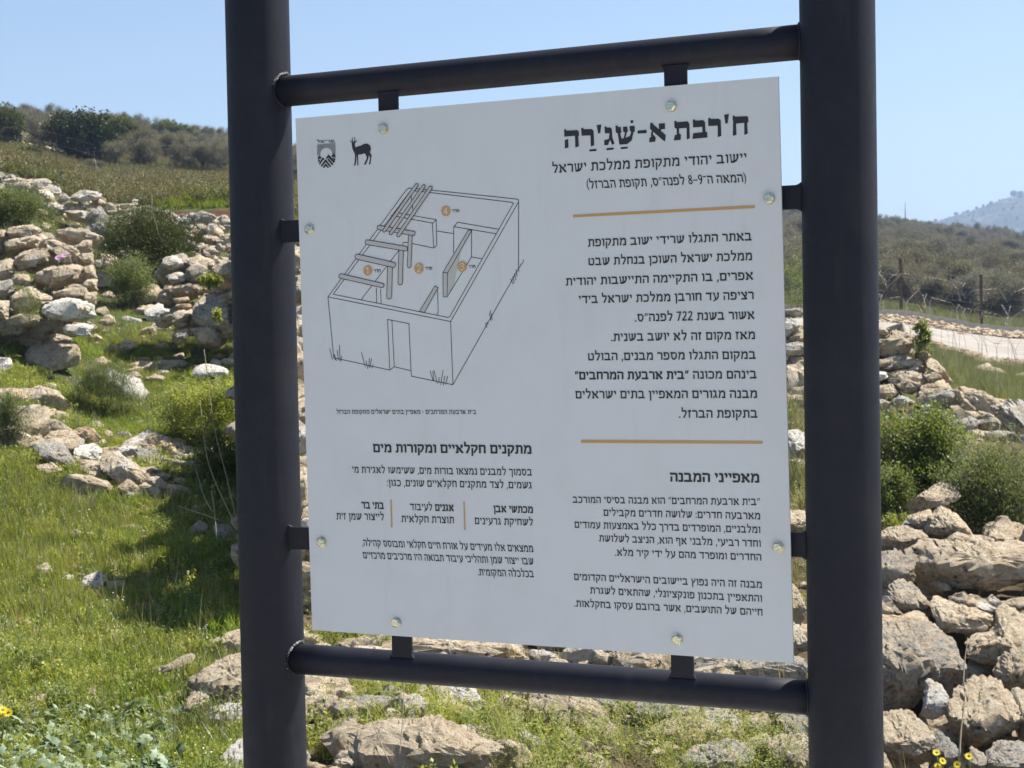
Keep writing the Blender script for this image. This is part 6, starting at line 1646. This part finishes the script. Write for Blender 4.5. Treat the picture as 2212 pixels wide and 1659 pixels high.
# ---- bushes
def bush(label, u, v, d, w, h, mat, n, ls, seed, depth=None, name='bush', stems=6, aspect=0.45, clump=0.035, per=26, nb=16, shell=0.72, top=0.9):
    """leafy bush: base at (u, v), w x h pixels at depth d"""
    if name == 'wall_plant': base = at(u, v, d)
    else: base, d = hit(u, v)
    k = d / FPX
    W, H = w * k * 1.12, h * k * 1.1
    D = depth or W * 0.8
    r = np.random.default_rng(seed)
    root = tag(empty(name, base), label, 'bush' if name == 'bush' else 'plant')
    blobs = [(0, 0, H * 0.45, W * 0.36, D * 0.36, H * 0.42)]
    for q in range(nb):
        a = r.uniform(0, 6.28)
        rr = r.uniform(0.2, 0.75)
        z = H * r.uniform(0.2, top)
        sc = r.uniform(0.16, 0.3) * (1.1 - 0.4 * z / H)
        blobs.append((W * 0.45 * rr * math.cos(a), D * 0.45 * rr * math.sin(a), z * (1 - 0.25 * rr), W * sc, D * sc, H * sc))
    vv, ff = cloud(blobs, n // per, per, ls, seed, aspect, shell, clump * 0.62 * (W + H) / 0.8, up=0.3)
    # ragged shoots standing out of the crown, and a few bare twigs
    ns = 26 if name == 'bush' else 6
    sv = []
    for q in range(ns):
        b = blobs[r.integers(0, len(blobs))]
        dr = r.normal(size=3); dr[2] = abs(dr[2]) + 0.4; dr /= np.linalg.norm(dr)
        p0 = np.array(b[:3]) + dr * np.array(b[3:]) * 0.8
        L_ = 0.22 * (W + H) * r.uniform(0.3, 0.8)
        nn = int(26 + 30 * r.random()); t_ = r.random(nn)
        pp = p0 + dr * L_ * t_[:, None] + r.normal(size=(nn, 3)) * ls * 0.5
        sv.append(leaves(pp, r.uniform(0, 6.28, nn), r.uniform(-0.2, 1.2, nn), r.uniform(0.6, 1.2, nn) * ls, aspect))
    vv, ff = merge([(vv, ff)] + sv)
    vv = vv + np.array(base)
    link_mesh('foliage', np_mesh(vv, ff, 'foliage'), M[mat], root)
    if name == 'bush':
        for q in range(9):
            bm = bmesh.new()
            b = blobs[r.integers(0, len(blobs))]
            dr = V((r.normal(), r.normal(), abs(r.normal()) + 0.5)).normalized()
            p0 = base + V(b[:3]); L_ = max(b[3], b[5]) * r.uniform(1.1, 1.7)
            mid = p0 + dr * L_ * 0.6 + V(r.normal(0, 0.03 * (W + H), 3))
            add_tube(bm, [p0, mid, p0 + dr * L_ + V(r.normal(0, 0.03 * (W + H), 3))], [0.0035 * (W + H), 0.0022 * (W + H), 0.0008], 4)
            bm_obj('twig', bm, M['twig'], root)
    if stems:
        bm = bmesh.new(); th = 0.35
        for q in range(stems):
            b = blobs[1 + q % nb]
            p1 = V((b[0], b[1], b[2])) + V(r.normal(0, 0.02, 3)); p0 = V((r.normal(0, W * 0.04), r.normal(0, D * 0.04), -0.03))
            mid = p0.lerp(p1, 0.5) + V(r.normal(0, 0.03 * (W + H), 3))
            add_tube(bm, [base + p0, base + mid, base + p1], [0.010 * th * (W + H) / 0.8, 0.006 * th * (W + H) / 0.8, 0.001], 5)
        bm_obj('stem', bm, M['twig'] if name != 'bush' else M['bark'], root)
    return root

bush('round leafy green bush growing from the stones right of the right post', 1985, 1112, 11.4, 215, 212, 'bush', 32000, 0.021, 61, aspect=0.55)
bush('lower part of the green growth hanging beside the right post', 1925, 1160, 10.8, 110, 150, 'bush', 9000, 0.019, 62)
bush('feathery grey-green bush at the right edge with a dark hollow below', 2165, 1215, 10.4, 250, 245, 'bush_grey', 38000, 0.021, 63, aspect=0.3)
bush('small green plant sprouting on top of the right-hand dry stone wall', 1995, 765, 14.6, 44, 62, 'bush', 1500, 0.03, 64, name='wall_plant')
bush('green shrub glimpsed between the panel and the right post', 1712, 690, 24, 90, 130, 'bush', 8000, 0.045, 65)
bush('wide dark green bush in front of the tumbled wall, left of the left post', 322, 612, 20.6, 215, 160, 'bush_dark', 36000, 0.034, 66, aspect=0.3)
bush('lower tongue of the dark bush spilling down the slope', 285, 665, 19.0, 110, 110, 'bush_grey', 9000, 0.03, 67, aspect=0.3)
bush('grey-green bush at the left edge below the tumbled wall', 40, 495, 22.5, 170, 90, 'bush_grey', 16000, 0.028, 68)
bush('bright leafy mound beside the left post above the orange slab', 445, 965, 12.4, 180, 140, 'herb', 20000, 0.018, 69, aspect=0.6)
bush('shaded leafy mound at the foot of the ruined wall beside the left post', 478, 1045, 11.5, 110, 110, 'bush', 11000, 0.018, 70, aspect=0.6)
bush('tall wispy tuft right of the long flat slab at left', 232, 900, 13.6, 140, 120, 'bush_grey', 12000, 0.036, 71, aspect=0.1, stems=4)
bush('wispy grey tuft at the left edge beside the broad pitted boulder', 18, 965, 12.6, 100, 110, 'bush_grey', 9000, 0.036, 72, aspect=0.1, stems=4)
bush('small dark tuft growing on the face of the ruined block', 62, 690, 15.2, 66, 70, 'bush_grey', 1600, 0.02, 73, aspect=0.2, name='wall_plant')
bush('small bright plant in the joint of the ruined doorway', 455, 622, 16.6, 50, 26, 'herb', 700, 0.03, 74, aspect=0.7, name='wall_plant', stems=0)
bush('little bright sprig low on the ruined doorway', 470, 702, 16.2, 22, 26, 'herb', 200, 0.03, 75, aspect=0.7, name='wall_plant', stems=0)
bush('yellow-flecked weed at the foot of the bush right of the right post', 1935, 1160, 9.8, 80, 50, 'herb', 1600, 0.013, 76, name='wall_plant')

# herbs in front of and under the sign
def herb_bank(label, u0, u1, v0, v1, n, protos, smin, smax, seed, d_shift=0.0, name='herbs'):
    r = np.random.default_rng(seed)
    u = r.uniform(u0, u1, n); v = r.uniform(v0, v1, n)
    P, ok = hit_many(u, v)
    P = P[ok]
    return scatter(name, label, P, protos, smin, smax, seed, 0.25)
FEA = [herb_mesh(980 + k, 9, 0.23, 20, 0.0105, 'feathery', 0.5, leanmax=1.0) for k in range(5)]
LUSH = [herb_mesh(990 + k, 8, 0.15, 20, 0.015, 'herb', 0.32, leanmax=0.8) for k in range(4)]
BROAD = [broadleaf_mesh(1000 + k, 9, 0.075) for k in range(5)]
herb_bank('yellow-green feathery herbs growing in front of the stones at the bottom middle', 1080, 1640, 1550, 1720, 105, FEA, 0.6, 1.4, 21)
herb_bank('feathery herbs at the foot of the right post', 1640, 1760, 1600, 1710, 20, FEA, 0.6, 1.1, 22)
herb_bank('lush narrow-leaved herbs right of the front slab under the crossbar', 780, 1090, 1500, 1610, 90, LUSH, 0.7, 1.3, 23)
herb_bank('small herbs beside the left post under the crossbar', 665, 820, 1470, 1660, 110, LUSH + HERB, 0.4, 0.9, 24)
herb_bank('green herbs behind the lower crossbar under the panel corner', 690, 830, 1385, 1410, 60, LUSH, 0.7, 1.2, 25)
herb_bank('pale broad thistle leaves filling the lower left corner', -120, 385, 1550, 1760, 640, BROAD, 0.5, 1.2, 26)
herb_bank('grey-green blades around the stones left of the left post', 380, 520, 1400, 1640, 240, [tuft_mesh(1020 + k, 8, 0.05, 0.13, 0.008, 0.03, 0.6, 1.0, 'grass_grey') for k in range(3)], 0.6, 1.2, 27)
herb_bank('green grass clumps in the shade below the stone wall beside the left post', 380, 520, 1000, 1400, 160, GRB, 0.9, 1.7, 28)

herb_bank('leafy weeds between the boulders under the sign', 640, 1760, 1470, 1700, 70, WEED + LUSH, 0.6, 1.2, 29)
# dry stalks
def stalk(label, pts, d, r0=0.0035):
    P = [at(u, v, d + 0.05 * k) for k, (u, v) in enumerate(pts)]
    root = tag(empty('dry_stalk', P[0]), label, 'stalk')
    bm = bmesh.new()
    Q = []
    for a, b in zip(P, P[1:]):
        for k in range(4): Q.append(a.lerp(b, k / 4))
    Q.append(P[-1])
    # smooth
    for _ in range(3): Q = [Q[0]] + [(Q[i - 1] + Q[i] * 2 + Q[i + 1]) / 4 for i in range(1, len(Q) - 1)] + [Q[-1]]
    add_tube(bm, Q, [r0 * (1 - 0.6 * i / len(Q)) for i in range(len(Q))], 6)
    bm_obj('stem', bm, M['twig'], root)
    return root
stalk('tallest dry stalk in front of the leafy mound by the left post', [(512, 1130), (490, 1030), (462, 930), (441, 755)], 9.6)
stalk('second dry stalk left of the tallest one by the left post', [(512, 1140), (470, 1055), (445, 990), (436, 900), (432, 865)], 9.5)
stalk('bent dry stalk in the shade by the left post', [(460, 1106), (440, 1075), (424, 1015)], 9.4)
stalk('dry twig lying across the lower shade patch edge', [(478, 1125), (430, 1108), (385, 1093)], 9.4)
stalk('dry stem with a curled tip in front of the black boulder', [(468, 1165), (462, 1085), (456, 1065), (460, 1060)], 9.2)
stalk('straight dry stem rising in front of the large front slab', [(862, 1640), (870, 1560), (873, 1470)], 6.1, 0.0022)
stalk('thin dark stem slanting left of the straight dry stem', [(842, 1650), (812, 1580), (790, 1520), (782, 1505)], 6.1, 0.002)
stalk('pale dead branch poking from the stones right of the lush herbs', [(1055, 1597), (1085, 1572), (1110, 1540)], 6.9, 0.007)
stalk('thin pale stem in front of the big boulders right of the right post', [(2081, 1482), (2083, 1430), (2091, 1378)], 6.6, 0.0028)
stalk('dry seed spike in front of the square boulder in the lower right', [(2072, 1640), (2076, 1570), (2086, 1505)], 6.4, 0.004)

# flowers
def daisy(label, spots, d, size, name='yellow_daisy', mat='yellow'):
    root = tag(empty(name, at(spots[0][0], spots[0][1] + 60, d)), label, 'flower')
    bm = bmesh.new()
    for (u, v) in spots:
        c = at(u, v, d)
        foot = at(u + (spots[0][0] - u) * 0.5, v + 55, d)
        add_tube(bm, [foot, foot.lerp(c, 0.6) + V((0.005, 0, 0)), c], 0.0016, 5)
    bm_obj('stem', bm, M['bush'] if False else M['herb'], root)
    r = random.Random(int(spots[0][0]))
    for (u, v) in spots:
        c = at(u, v, d)
        ax = V((r.uniform(-0.4, 0.4), -0.75, 0.7 + r.uniform(-0.2, 0.3))).normalized()
        a = ax.orthogonal().normalized(); b = ax.cross(a)
        vs, fs = [], []
        for k in range(13):
            t = 2 * math.pi * k / 13
            e = a * math.cos(t) + b * math.sin(t); s = -a * math.sin(t) + b * math.cos(t)
            q = len(vs)
            vs += [c + e * size * 0.2, c + e * size * 0.65 + s * size * 0.17 + ax * size * 0.12, c + e * size + ax * size * 0.1, c + e * size * 0.65 - s * size * 0.17 + ax * size * 0.12]
            fs.append((q, q + 1, q + 2, q + 3))
        hd = link_mesh('flower_head', mesh_from(vs, fs, 'petals'), M[mat], root)
    return root
daisy('yellow daisies at the bottom edge right of the right post', [(2023, 1626), (2036, 1644), (2026, 1656), (2068, 1652)], 6.3, 0.016)
daisy('single yellow daisy in front of the square boulder', [(2093, 1634)], 6.3, 0.017)
daisy('yellow flower at the left edge above the thistle leaves', [(6, 1534), (18, 1540), (2, 1546)], 6.5, 0.020)
daisy('two pink cyclamen flowers in a hollow of the ruined block', [(126, 557), (140, 552)], 15.0, 0.035, 'pink_cyclamen', 'pink')

# ------------------------------------------------------------------ trees on the left hillside
def crown_mesh(kind, seed):
    r = np.random.default_rng(seed)
    if kind == 'oak':
        bl = [(0, 0, 0.46, 0.46, 0.42, 0.48)] + [(r.uniform(-.35, .35), r.uniform(-.3, .3), r.uniform(.3, .8), r.uniform(.15, .24), .2, r.uniform(.14, .22)) for _ in range(9)]
        v, f = cloud(bl, 520, 26, 0.05, seed, 0.7, 0.6, 0.045); mat = 'oak'
    elif kind == 'green':
        bl = [(0, 0, 0.46, 0.45, 0.44, 0.43)] + [(r.uniform(-.38, .38), r.uniform(-.3, .3), r.uniform(.3, .75), r.uniform(.13, .22), .18, r.uniform(.13, .2)) for _ in range(8)]
        v, f = cloud(bl, 520, 26, 0.048, seed, 0.7, 0.6, 0.045); mat = 'pine'
    else:
        bl = [(r.uniform(-.33, .33), r.uniform(-.3, .3), r.uniform(.3, .8), r.uniform(.16, .26), .22, r.uniform(.14, .22)) for _ in range(12)]
        v, f = cloud(bl, 700, 22, 0.036, seed, 0.45, 0.3, 0.06); mat = 'olive'
    me = np_mesh(v, f, 'crown'); me.materials.append(M[mat])
    return me
def trunk_mesh(seed, olive):
    r = random.Random(seed)
    bm = bmesh.new()
    if olive:
        add_tube(bm, [V((0, 0, -0.05)), V((0.01, 0, 0.12)), V((0.0, 0.02, 0.25))], [0.045, 0.032, 0.026], 7)
        for k in range(6):
            a = r.uniform(0, 6.28); e = V((math.cos(a) * 0.28, math.sin(a) * 0.25, r.uniform(0.55, 0.78)))
            add_tube(bm, [V((0, 0.02, 0.22)), V((e.x * 0.4, e.y * 0.4, 0.42)), e], [0.022, 0.014, 0.004], 5)
    else:
        add_tube(bm, [V((0, 0, -0.05)), V((0.01, 0, 0.2)), V((0.0, 0.02, 0.5))], [0.05, 0.04, 0.02], 7)
        for k in range(4):
            a = r.uniform(0, 6.28); e = V((math.cos(a) * 0.25, math.sin(a) * 0.25, r.uniform(0.45, 0.65)))
            add_tube(bm, [V((0, 0.01, 0.18)), V((e.x * 0.4, e.y * 0.4, 0.35)), e], [0.022, 0.014, 0.004], 5)
    me = bpy.data.meshes.new('trunk'); bm.normal_update(); bm.to_mesh(me); bm.free(); me.materials.append(M['bark'])
    return me
CROWN = {k: [crown_mesh(k, 1100 + 10 * i + j) for j in range(3)] for i, k in enumerate(('oak', 'green', 'olive'))}
TRUNK = {k: [trunk_mesh(1200 + j, k == 'olive') for j in range(3)] for k in CROWN}
NAMES = {'oak': 'evergreen_tree', 'green': 'green_tree', 'olive': 'olive_tree'}
def tree(u, v, w, h, kind, label, seed, group=None, dmax=320, d=None):
    if d is None: P, d = hit(u, v, 45, dmax)
    else: P = at(u, v, d)
    k = d / FPX
    W, H = w * k * 1.3, h * k * 1.2
    root = empty(NAMES[kind], P)
    root.rotation_euler = (0, 0, (seed * 2.4) % 6.28)
    root.scale = (W, W, H)
    tag(root, label, 'tree', group)
    for nm, me in (('trunk', TRUNK[kind][seed % 3]), ('crown', CROWN[kind][(seed // 3 + seed) % 3])):
        o = bpy.data.objects.new(nm, me); o.parent = root; COL.objects.link(o)
    return root
T_ = [
 (22, 318, 64, 78, 'green', 'round green tree at the left edge of the hillside'),
 (176, 350, 116, 92, 'oak', 'big dark evergreen tree, darkest on the left hillside'),
 (132, 322, 40, 56, 'oak', 'dark shoulder tree joined to the left flank of the big dark evergreen'),
 (93, 318, 62, 58, 'olive', 'grey olive tree left of the big dark evergreen, with its trunk showing'),
 (243, 318, 84, 62, 'green', 'green domed tree right behind the big dark evergreen'),
 (285, 322, 60, 48, 'olive', 'grey tree between the two green domed trees on the crest'),
 (365, 312, 72, 44, 'green', 'second green domed tree on the crest, nearer to the left post'),
 (22, 276, 26, 32, 'oak', 'small dark tree on the skyline at the left edge'),
 (108, 275, 36, 28, 'olive', 'small tree on the skyline left of the big dark evergreen'),
 (130, 280, 30, 26, 'olive', 'second small tree on the skyline left of the big dark evergreen'),
 (70, 292, 44, 26, 'olive', 'low grey tree on the skyline above the olive with the visible trunk'),
 (252, 362, 58, 52, 'olive', 'grey olive tree right below the big dark evergreen'),
 (311, 366, 56, 56, 'olive', 'grey olive tree below the gap between the green domed trees'),
 (362, 345, 66, 50, 'olive', 'broad olive tree in front of the second green domed tree'),
 (396, 372, 46, 62, 'olive', 'tall thin olive tree right of the broad olive tree'),
 (438, 374, 56, 58, 'olive', 'olive tree with a forked trunk near the left post'),
 (476, 376, 50, 66, 'olive', 'olive tree nearest to the left post'),
 (432, 322, 24, 28, 'oak', 'small dark tree on the skyline left of the left post'),
 (466, 322, 44, 30, 'olive', 'low tree on the skyline touching the left post'),
 (410, 330, 42, 30, 'olive', 'low tree on the skyline right of the second green domed tree'),
 (205, 372, 40, 24, 'olive', 'low grey shrub-like tree below the big dark evergreen'),
 (60, 345, 44, 26, 'green', 'low green bush-like tree on the slope below the grey olive'),
 (336, 300, 24, 16, 'olive', 'tiny tree on the skyline between the two green domes'),
 (-60, 320, 90, 70, 'olive', 'grey tree just outside the left edge'),
]
TF = []
for k, (u, v, w, h, kind, lab) in enumerate(T_):
    if u < -20: continue
    tree(u, v, w, h, kind, lab, k + 3)
    TF.append((u, hit(u, v, 45)[1], w))

def clear_of_trees(u, d):
    w = np.ones(len(u))
    for tu, td, tw in TF: w = np.where((np.abs(u - tu) < tw * 0.45) & (d < td + 1.0) & (d > td - 22), 0.0, w)
    return np.where((u > 20) & (u < 165) & (d > 56) & (d < 106), w * 0.05, w)
rubble_stuff('terrace_stones', 'pale stone terraces on the hillside left of the big dark evergreen', uv_band(20, 160, 74, 104), 420, 47, 0.08, 0.42)
# low scrub under and between the trees, left hillside
SCR = []
for k in range(5):
    r = np.random.default_rng(1300 + k)
    bl = [(r.uniform(-.25, .25), r.uniform(-.25, .25), r.uniform(.2, .6), r.uniform(.18, .3), .25, r.uniform(.16, .28)) for _ in range(6)]
    v_, f_ = cloud(bl, 110, 16, 0.045, 1300 + k, 0.4, 0.3, 0.07)
    me = np_mesh(v_, f_, 'scrub'); me.materials.append(M['scrub' if k < 3 else 'scrub_green'])
    SCR.append(me)
M['scrub_brown'] = leaf_mat('brown_winter_scrub', (0.105, 0.088, 0.068), (0.25, 0.215, 0.17), 0.15, 0.05, rough=1.0, spec=0.05)
SCB = []
for me in SCR[:3]:
    mb = me.copy(); mb.materials.clear(); mb.materials.append(M['scrub_brown']); SCB.append(mb)
OLV = [m_ for m_ in CROWN['olive']]
scatter('hillside_scrub', 'low grey-green scrub on the hillside at left', on_ground(-500, 1500, 62, 175, 10500, 51, avoid=False, weight=lambda u, d, x, y: np.where(d > 112, 1.0, np.where(d > 92, 0.55, 0.15)) * clear_of_trees(u, d)), SCR + OLV + OLV, 0.45, 1.6, 51, 0.1)
scatter('valley_scrub', 'grey-brown leafless trees and scrub covering the slope beyond the road', on_ground(1000, 3600, 66, 330, 34000, 52, avoid=False, weight=lambda u, d, x, y: np.clip(pat(x, y, 0.05, 2.0) * 1.4 + 0.15 + 0.3 * (d < 110), 0, 1)), SCB + SCB + SCR + OLV, 0.7, 1.9, 52, 0.1)
scatter('fence_scrub', 'brown leafless thicket right behind the wire fence', on_ground(1000, 3200, 67, 120, 2600, 61, avoid=False, weight=lambda u, d, x, y: np.clip(pat(x, y, 0.12, 1.0) * 1.6, 0.15, 1)), SCB + OLV + SCB, 1.0, 2.3, 61, 0.1)
scatter('ridge_scrub', 'dark bushes along the top of the middle ridge', on_ground(900, 3000, 270, 345, 2600, 53, avoid=False), SCR, 0.6, 1.5, 53, 0.1)
# distant hill: individual tiny trees on its crest, scrub on its face
P_ = HILL
crest = []
TL = ['broad dark tree at the highest visible point of the far hill, right edge', 'tree just right of the broad one on the far hill skyline', 'lone tree on the far hill skyline left of the highest trees', 'small tree halfway up the far hill skyline', 'rounded tree low on the far hill skyline', 'lowest tree on the far hill skyline, nearest the right post', 'tiniest tree on the skyline between the rounded and the halfway one']
r = np.random.default_rng(5)
for (u, v, s) in [(2190, 430, 5), (2203, 431, 4), (2140, 438, 2.5), (2110, 449, 2.2), (2062, 463, 3), (2020, 474, 2.5), (2082, 458, 2)]:
    t = (u - 1106) / FPX * 1560
    # nearest crest vertex
    X = P_[..., 0]; Z = P_[..., 2]
    col = int(np.argmin(np.abs(X[33] - t)))
    row = int(np.argmax(Z[:, col] / P_[:, col, 1]))
    p = P_[row, col]
    root = tag(empty('green_tree', p), TL[len(crest)], 'tree', 'tiny trees on the far hill')
    root.scale = (s * 1.3, s * 1.3, s)
    for nm, me in (('trunk', TRUNK['oak'][0]), ('crown', CROWN['oak'][len(crest) % 3])):
        o = bpy.data.objects.new(nm, me); o.parent = root; COL.objects.link(o)
    crest.append(root)
pts = []
for k in range(6000):
    i, j = int(r.integers(4, 40)), int(r.integers(0, P_.shape[1] - 1))
    a, b = r.random(2)
    pts.append(P_[i, j] * (1 - a) * (1 - b) + P_[i + 1, j] * a * (1 - b) + P_[i, j + 1] * (1 - a) * b + P_[i + 1, j + 1] * a * b)
scatter('far_scrub', 'dark scrub dotting the far blue hill', np.array(pts), SCR[3:] + CROWN['oak'][:1], 0.9, 2.6, 54, 0.05)

# ------------------------------------------------------------------ fences
M['rust'] = simple_mat('rusty_steel', (0.095, 0.06, 0.045), 0.9, 0.1, 20, 0.4, 0.2)
M['wire'] = simple_mat('galvanised_wire', (0.42, 0.39, 0.36), 0.5, 0.6)
M['oldwire'] = simple_mat('old_wire', (0.20, 0.17, 0.15), 0.7, 0.4)
def angle_post(P, Q, w, parent, mat):
    """L-profile steel post"""
    bm = bmesh.new()
    d = (Q - P).normalized(); a = V((1, 0, 0)); a = (a - d * a.dot(d)).normalized(); b = d.cross(a)
    prof = [(0, 0), (w, 0), (w, w * .15), (w * .15, w * .15), (w * .15, w), (0, w)]
    r0 = [bm.verts.new(P + a * (x - w / 2) + b * y) for x, y in prof]; r1 = [bm.verts.new(Q + a * (x - w / 2) + b * y) for x, y in prof]
    for k in range(6): bm.faces.new((r0[k], r0[(k + 1) % 6], r1[(k + 1) % 6], r1[k]))
    bm.faces.new(r0[::-1]); bm.faces.new(r1)
    bmesh.ops.recalc_face_normals(bm, faces=bm.faces)
    return bm_obj('post', bm, mat, parent)
def gpoint(u, d): 
    x = (u - 1106) / FPX * d
    return V((x, d, float(height(x, d))))
fence = tag(empty('barbed_wire_fence', gpoint(1953, 60.6)), 'rusty post fence with barbed wire beyond the kerb at right', 'fence')
FU = [1090, 1260, 1430, 1600, 1776, 1950, 2123, 2300, 2480, 2660, 2840]
tops = []
for u in FU:
    p = gpoint(u, 61.0)
    q = p + V((0, 0, 1.95 if u < 2100 else 1.85))
    angle_post(p - V((0, 0, 0.2)), q, 0.09, fence, M['rust'])
    tops.append((p, q))
br = tops[5]
bm = bmesh.new(); add_tube(bm, [br[0] + V((0, 0, 1.45)), gpoint(1880, 61.2)], 0.045, 6); bm_obj('brace', bm, M['rust'], fence)
bm = bmesh.new(); add_tube(bm, [br[0] + V((0, 0, 1.40)), gpoint(2008, 61.2)], 0.02, 6); bm_obj('brace', bm, M['rust'], fence)
for f_ in (0.35, 0.6, 0.85, 1.1, 1.4, 1.75):
    bm = bmesh.new()
    for (p0, q0), (p1, q1) in zip(tops, tops[1:]):
        a, b = p0 + V((0, -0.05, f_)), p1 + V((0, -0.05, f_ * 0.96))
        add_tube(bm, [a, a.lerp(b, .5) - V((0, 0, 0.04)), b], 0.007, 4)
    bm_obj('wire', bm, M['oldwire'], fence)
def coil(name, label, u0, u1, d, z, R, pitch, rad, mat, seed, irregular=0.25, sag=0.0):
    r = random.Random(seed)
    x0, x1 = (u0 - 1106) / FPX * d, (u1 - 1106) / FPX * d
    n = int(abs(x1 - x0) / pitch * 14)
    pts = []
    for k in range(n):
        t = k / n; x = x0 + (x1 - x0) * t
        a = 2 * math.pi * k / 14
        i = k // 14
        rr = R * (1 + irregular * math.sin(i * 2.3 + seed) * 0.6)
        px = x + pitch * irregular * math.sin(i * 1.7) + rr * 0.45 * math.sin(a)
        pts.append(V((px, d + rr * 0.8 * math.sin(a + 0.5), float(height(x, d)) + z + R + rr * math.cos(a) * (1 + 0.2 * math.sin(i * 3.1)))))
    bm = bmesh.new()
    add_tube(bm, pts, rad, 4)
    o = bm_obj(name, bm, mat)
    return tag(o, label, 'razor wire')
coil('razor_wire', 'coils of razor wire lying along the foot of the fence posts', 1300, 3000, 60.75, 0.0, 0.33, 0.40, 0.0042, M['wire'], 3, 0.9)
coil('razor_wire', 'upper coil of razor wire strung between the rusty fence posts', 1500, 2600, 61.3, 0.95, 0.24, 0.7, 0.0035, M['wire'], 9, 0.8)
coil('razor_wire', 'dark tangled razor wire in front of the gravel road at right', 1960, 2700, 33, -0.05, 0.27, 0.15, 0.003, M['oldwire'], 5, 0.7)

lf = tag(empty('wire_fence', gpoint(217, 52)), 'faint wire fence with thin posts across the field at left', 'fence')
prev = []
for u in (-120, 136, 217, 301, 387, 560):
    p = gpoint(u, 50)
    angle_post(p - V((0, 0, 0.2)), p + V((0, 0, 0.95)), 0.022, lf, M['oldwire'])
    prev.append(p)
for f_ in (0.5, 0.8, 1.1):
    bm = bmesh.new()
    for a, b in zip(prev, prev[1:]):
        add_tube(bm, [a + V((0, -0.04, f_)), b + V((0, -0.04, f_))], 0.004, 4)
    bm_obj('wire', bm, M['oldwire'], lf)
bm = bmesh.new(); add_tube(bm, [prev[2] + V((0, 0, 0.7)), gpoint(205, 50)], 0.012, 5); bm_obj('brace', bm, M['oldwire'], lf)
bm = bmesh.new(); add_tube(bm, [prev[2] + V((0, 0, 0.7)), gpoint(232, 50)], 0.012, 5); bm_obj('brace', bm, M['oldwire'], lf)
# thin mast on the middle ridge
mp = gpoint(1961, 285)
bm = bmesh.new(); add_tube(bm, [mp, mp + V((0, 0, 4.2))], [0.10, 0.05], 6)
tag(bm_obj('mast', bm, M['oldwire']), 'thin mast standing on the ridge right of the right post', 'mast')

# ------------------------------------------------------------------ air
hz_v = [(x, y, z) for z in (-60, 165) for y in (-4700, 4700) for x in (-4700, 4700)]
hz_f = [(0, 2, 3, 1), (4, 5, 7, 6), (0, 1, 5, 4), (2, 6, 7, 3), (0, 4, 6, 2), (1, 3, 7, 5)]
mt, nt, out = newmat('air')
pv = nt.nodes.new('ShaderNodeVolumePrincipled')
pv.inputs['Color'].default_value = (0.52, 0.70, 1.0, 1)
pv.inputs['Density'].default_value = 0.00048
pv.inputs['Anisotropy'].default_value = 0.2
nt.links.new(pv.outputs[0], out.inputs['Volume'])
hz = link_mesh('haze', mesh_from(hz_v, hz_f, 'haze'), mt)
tag(hz, kind='stuff', label='thin bluish haze')
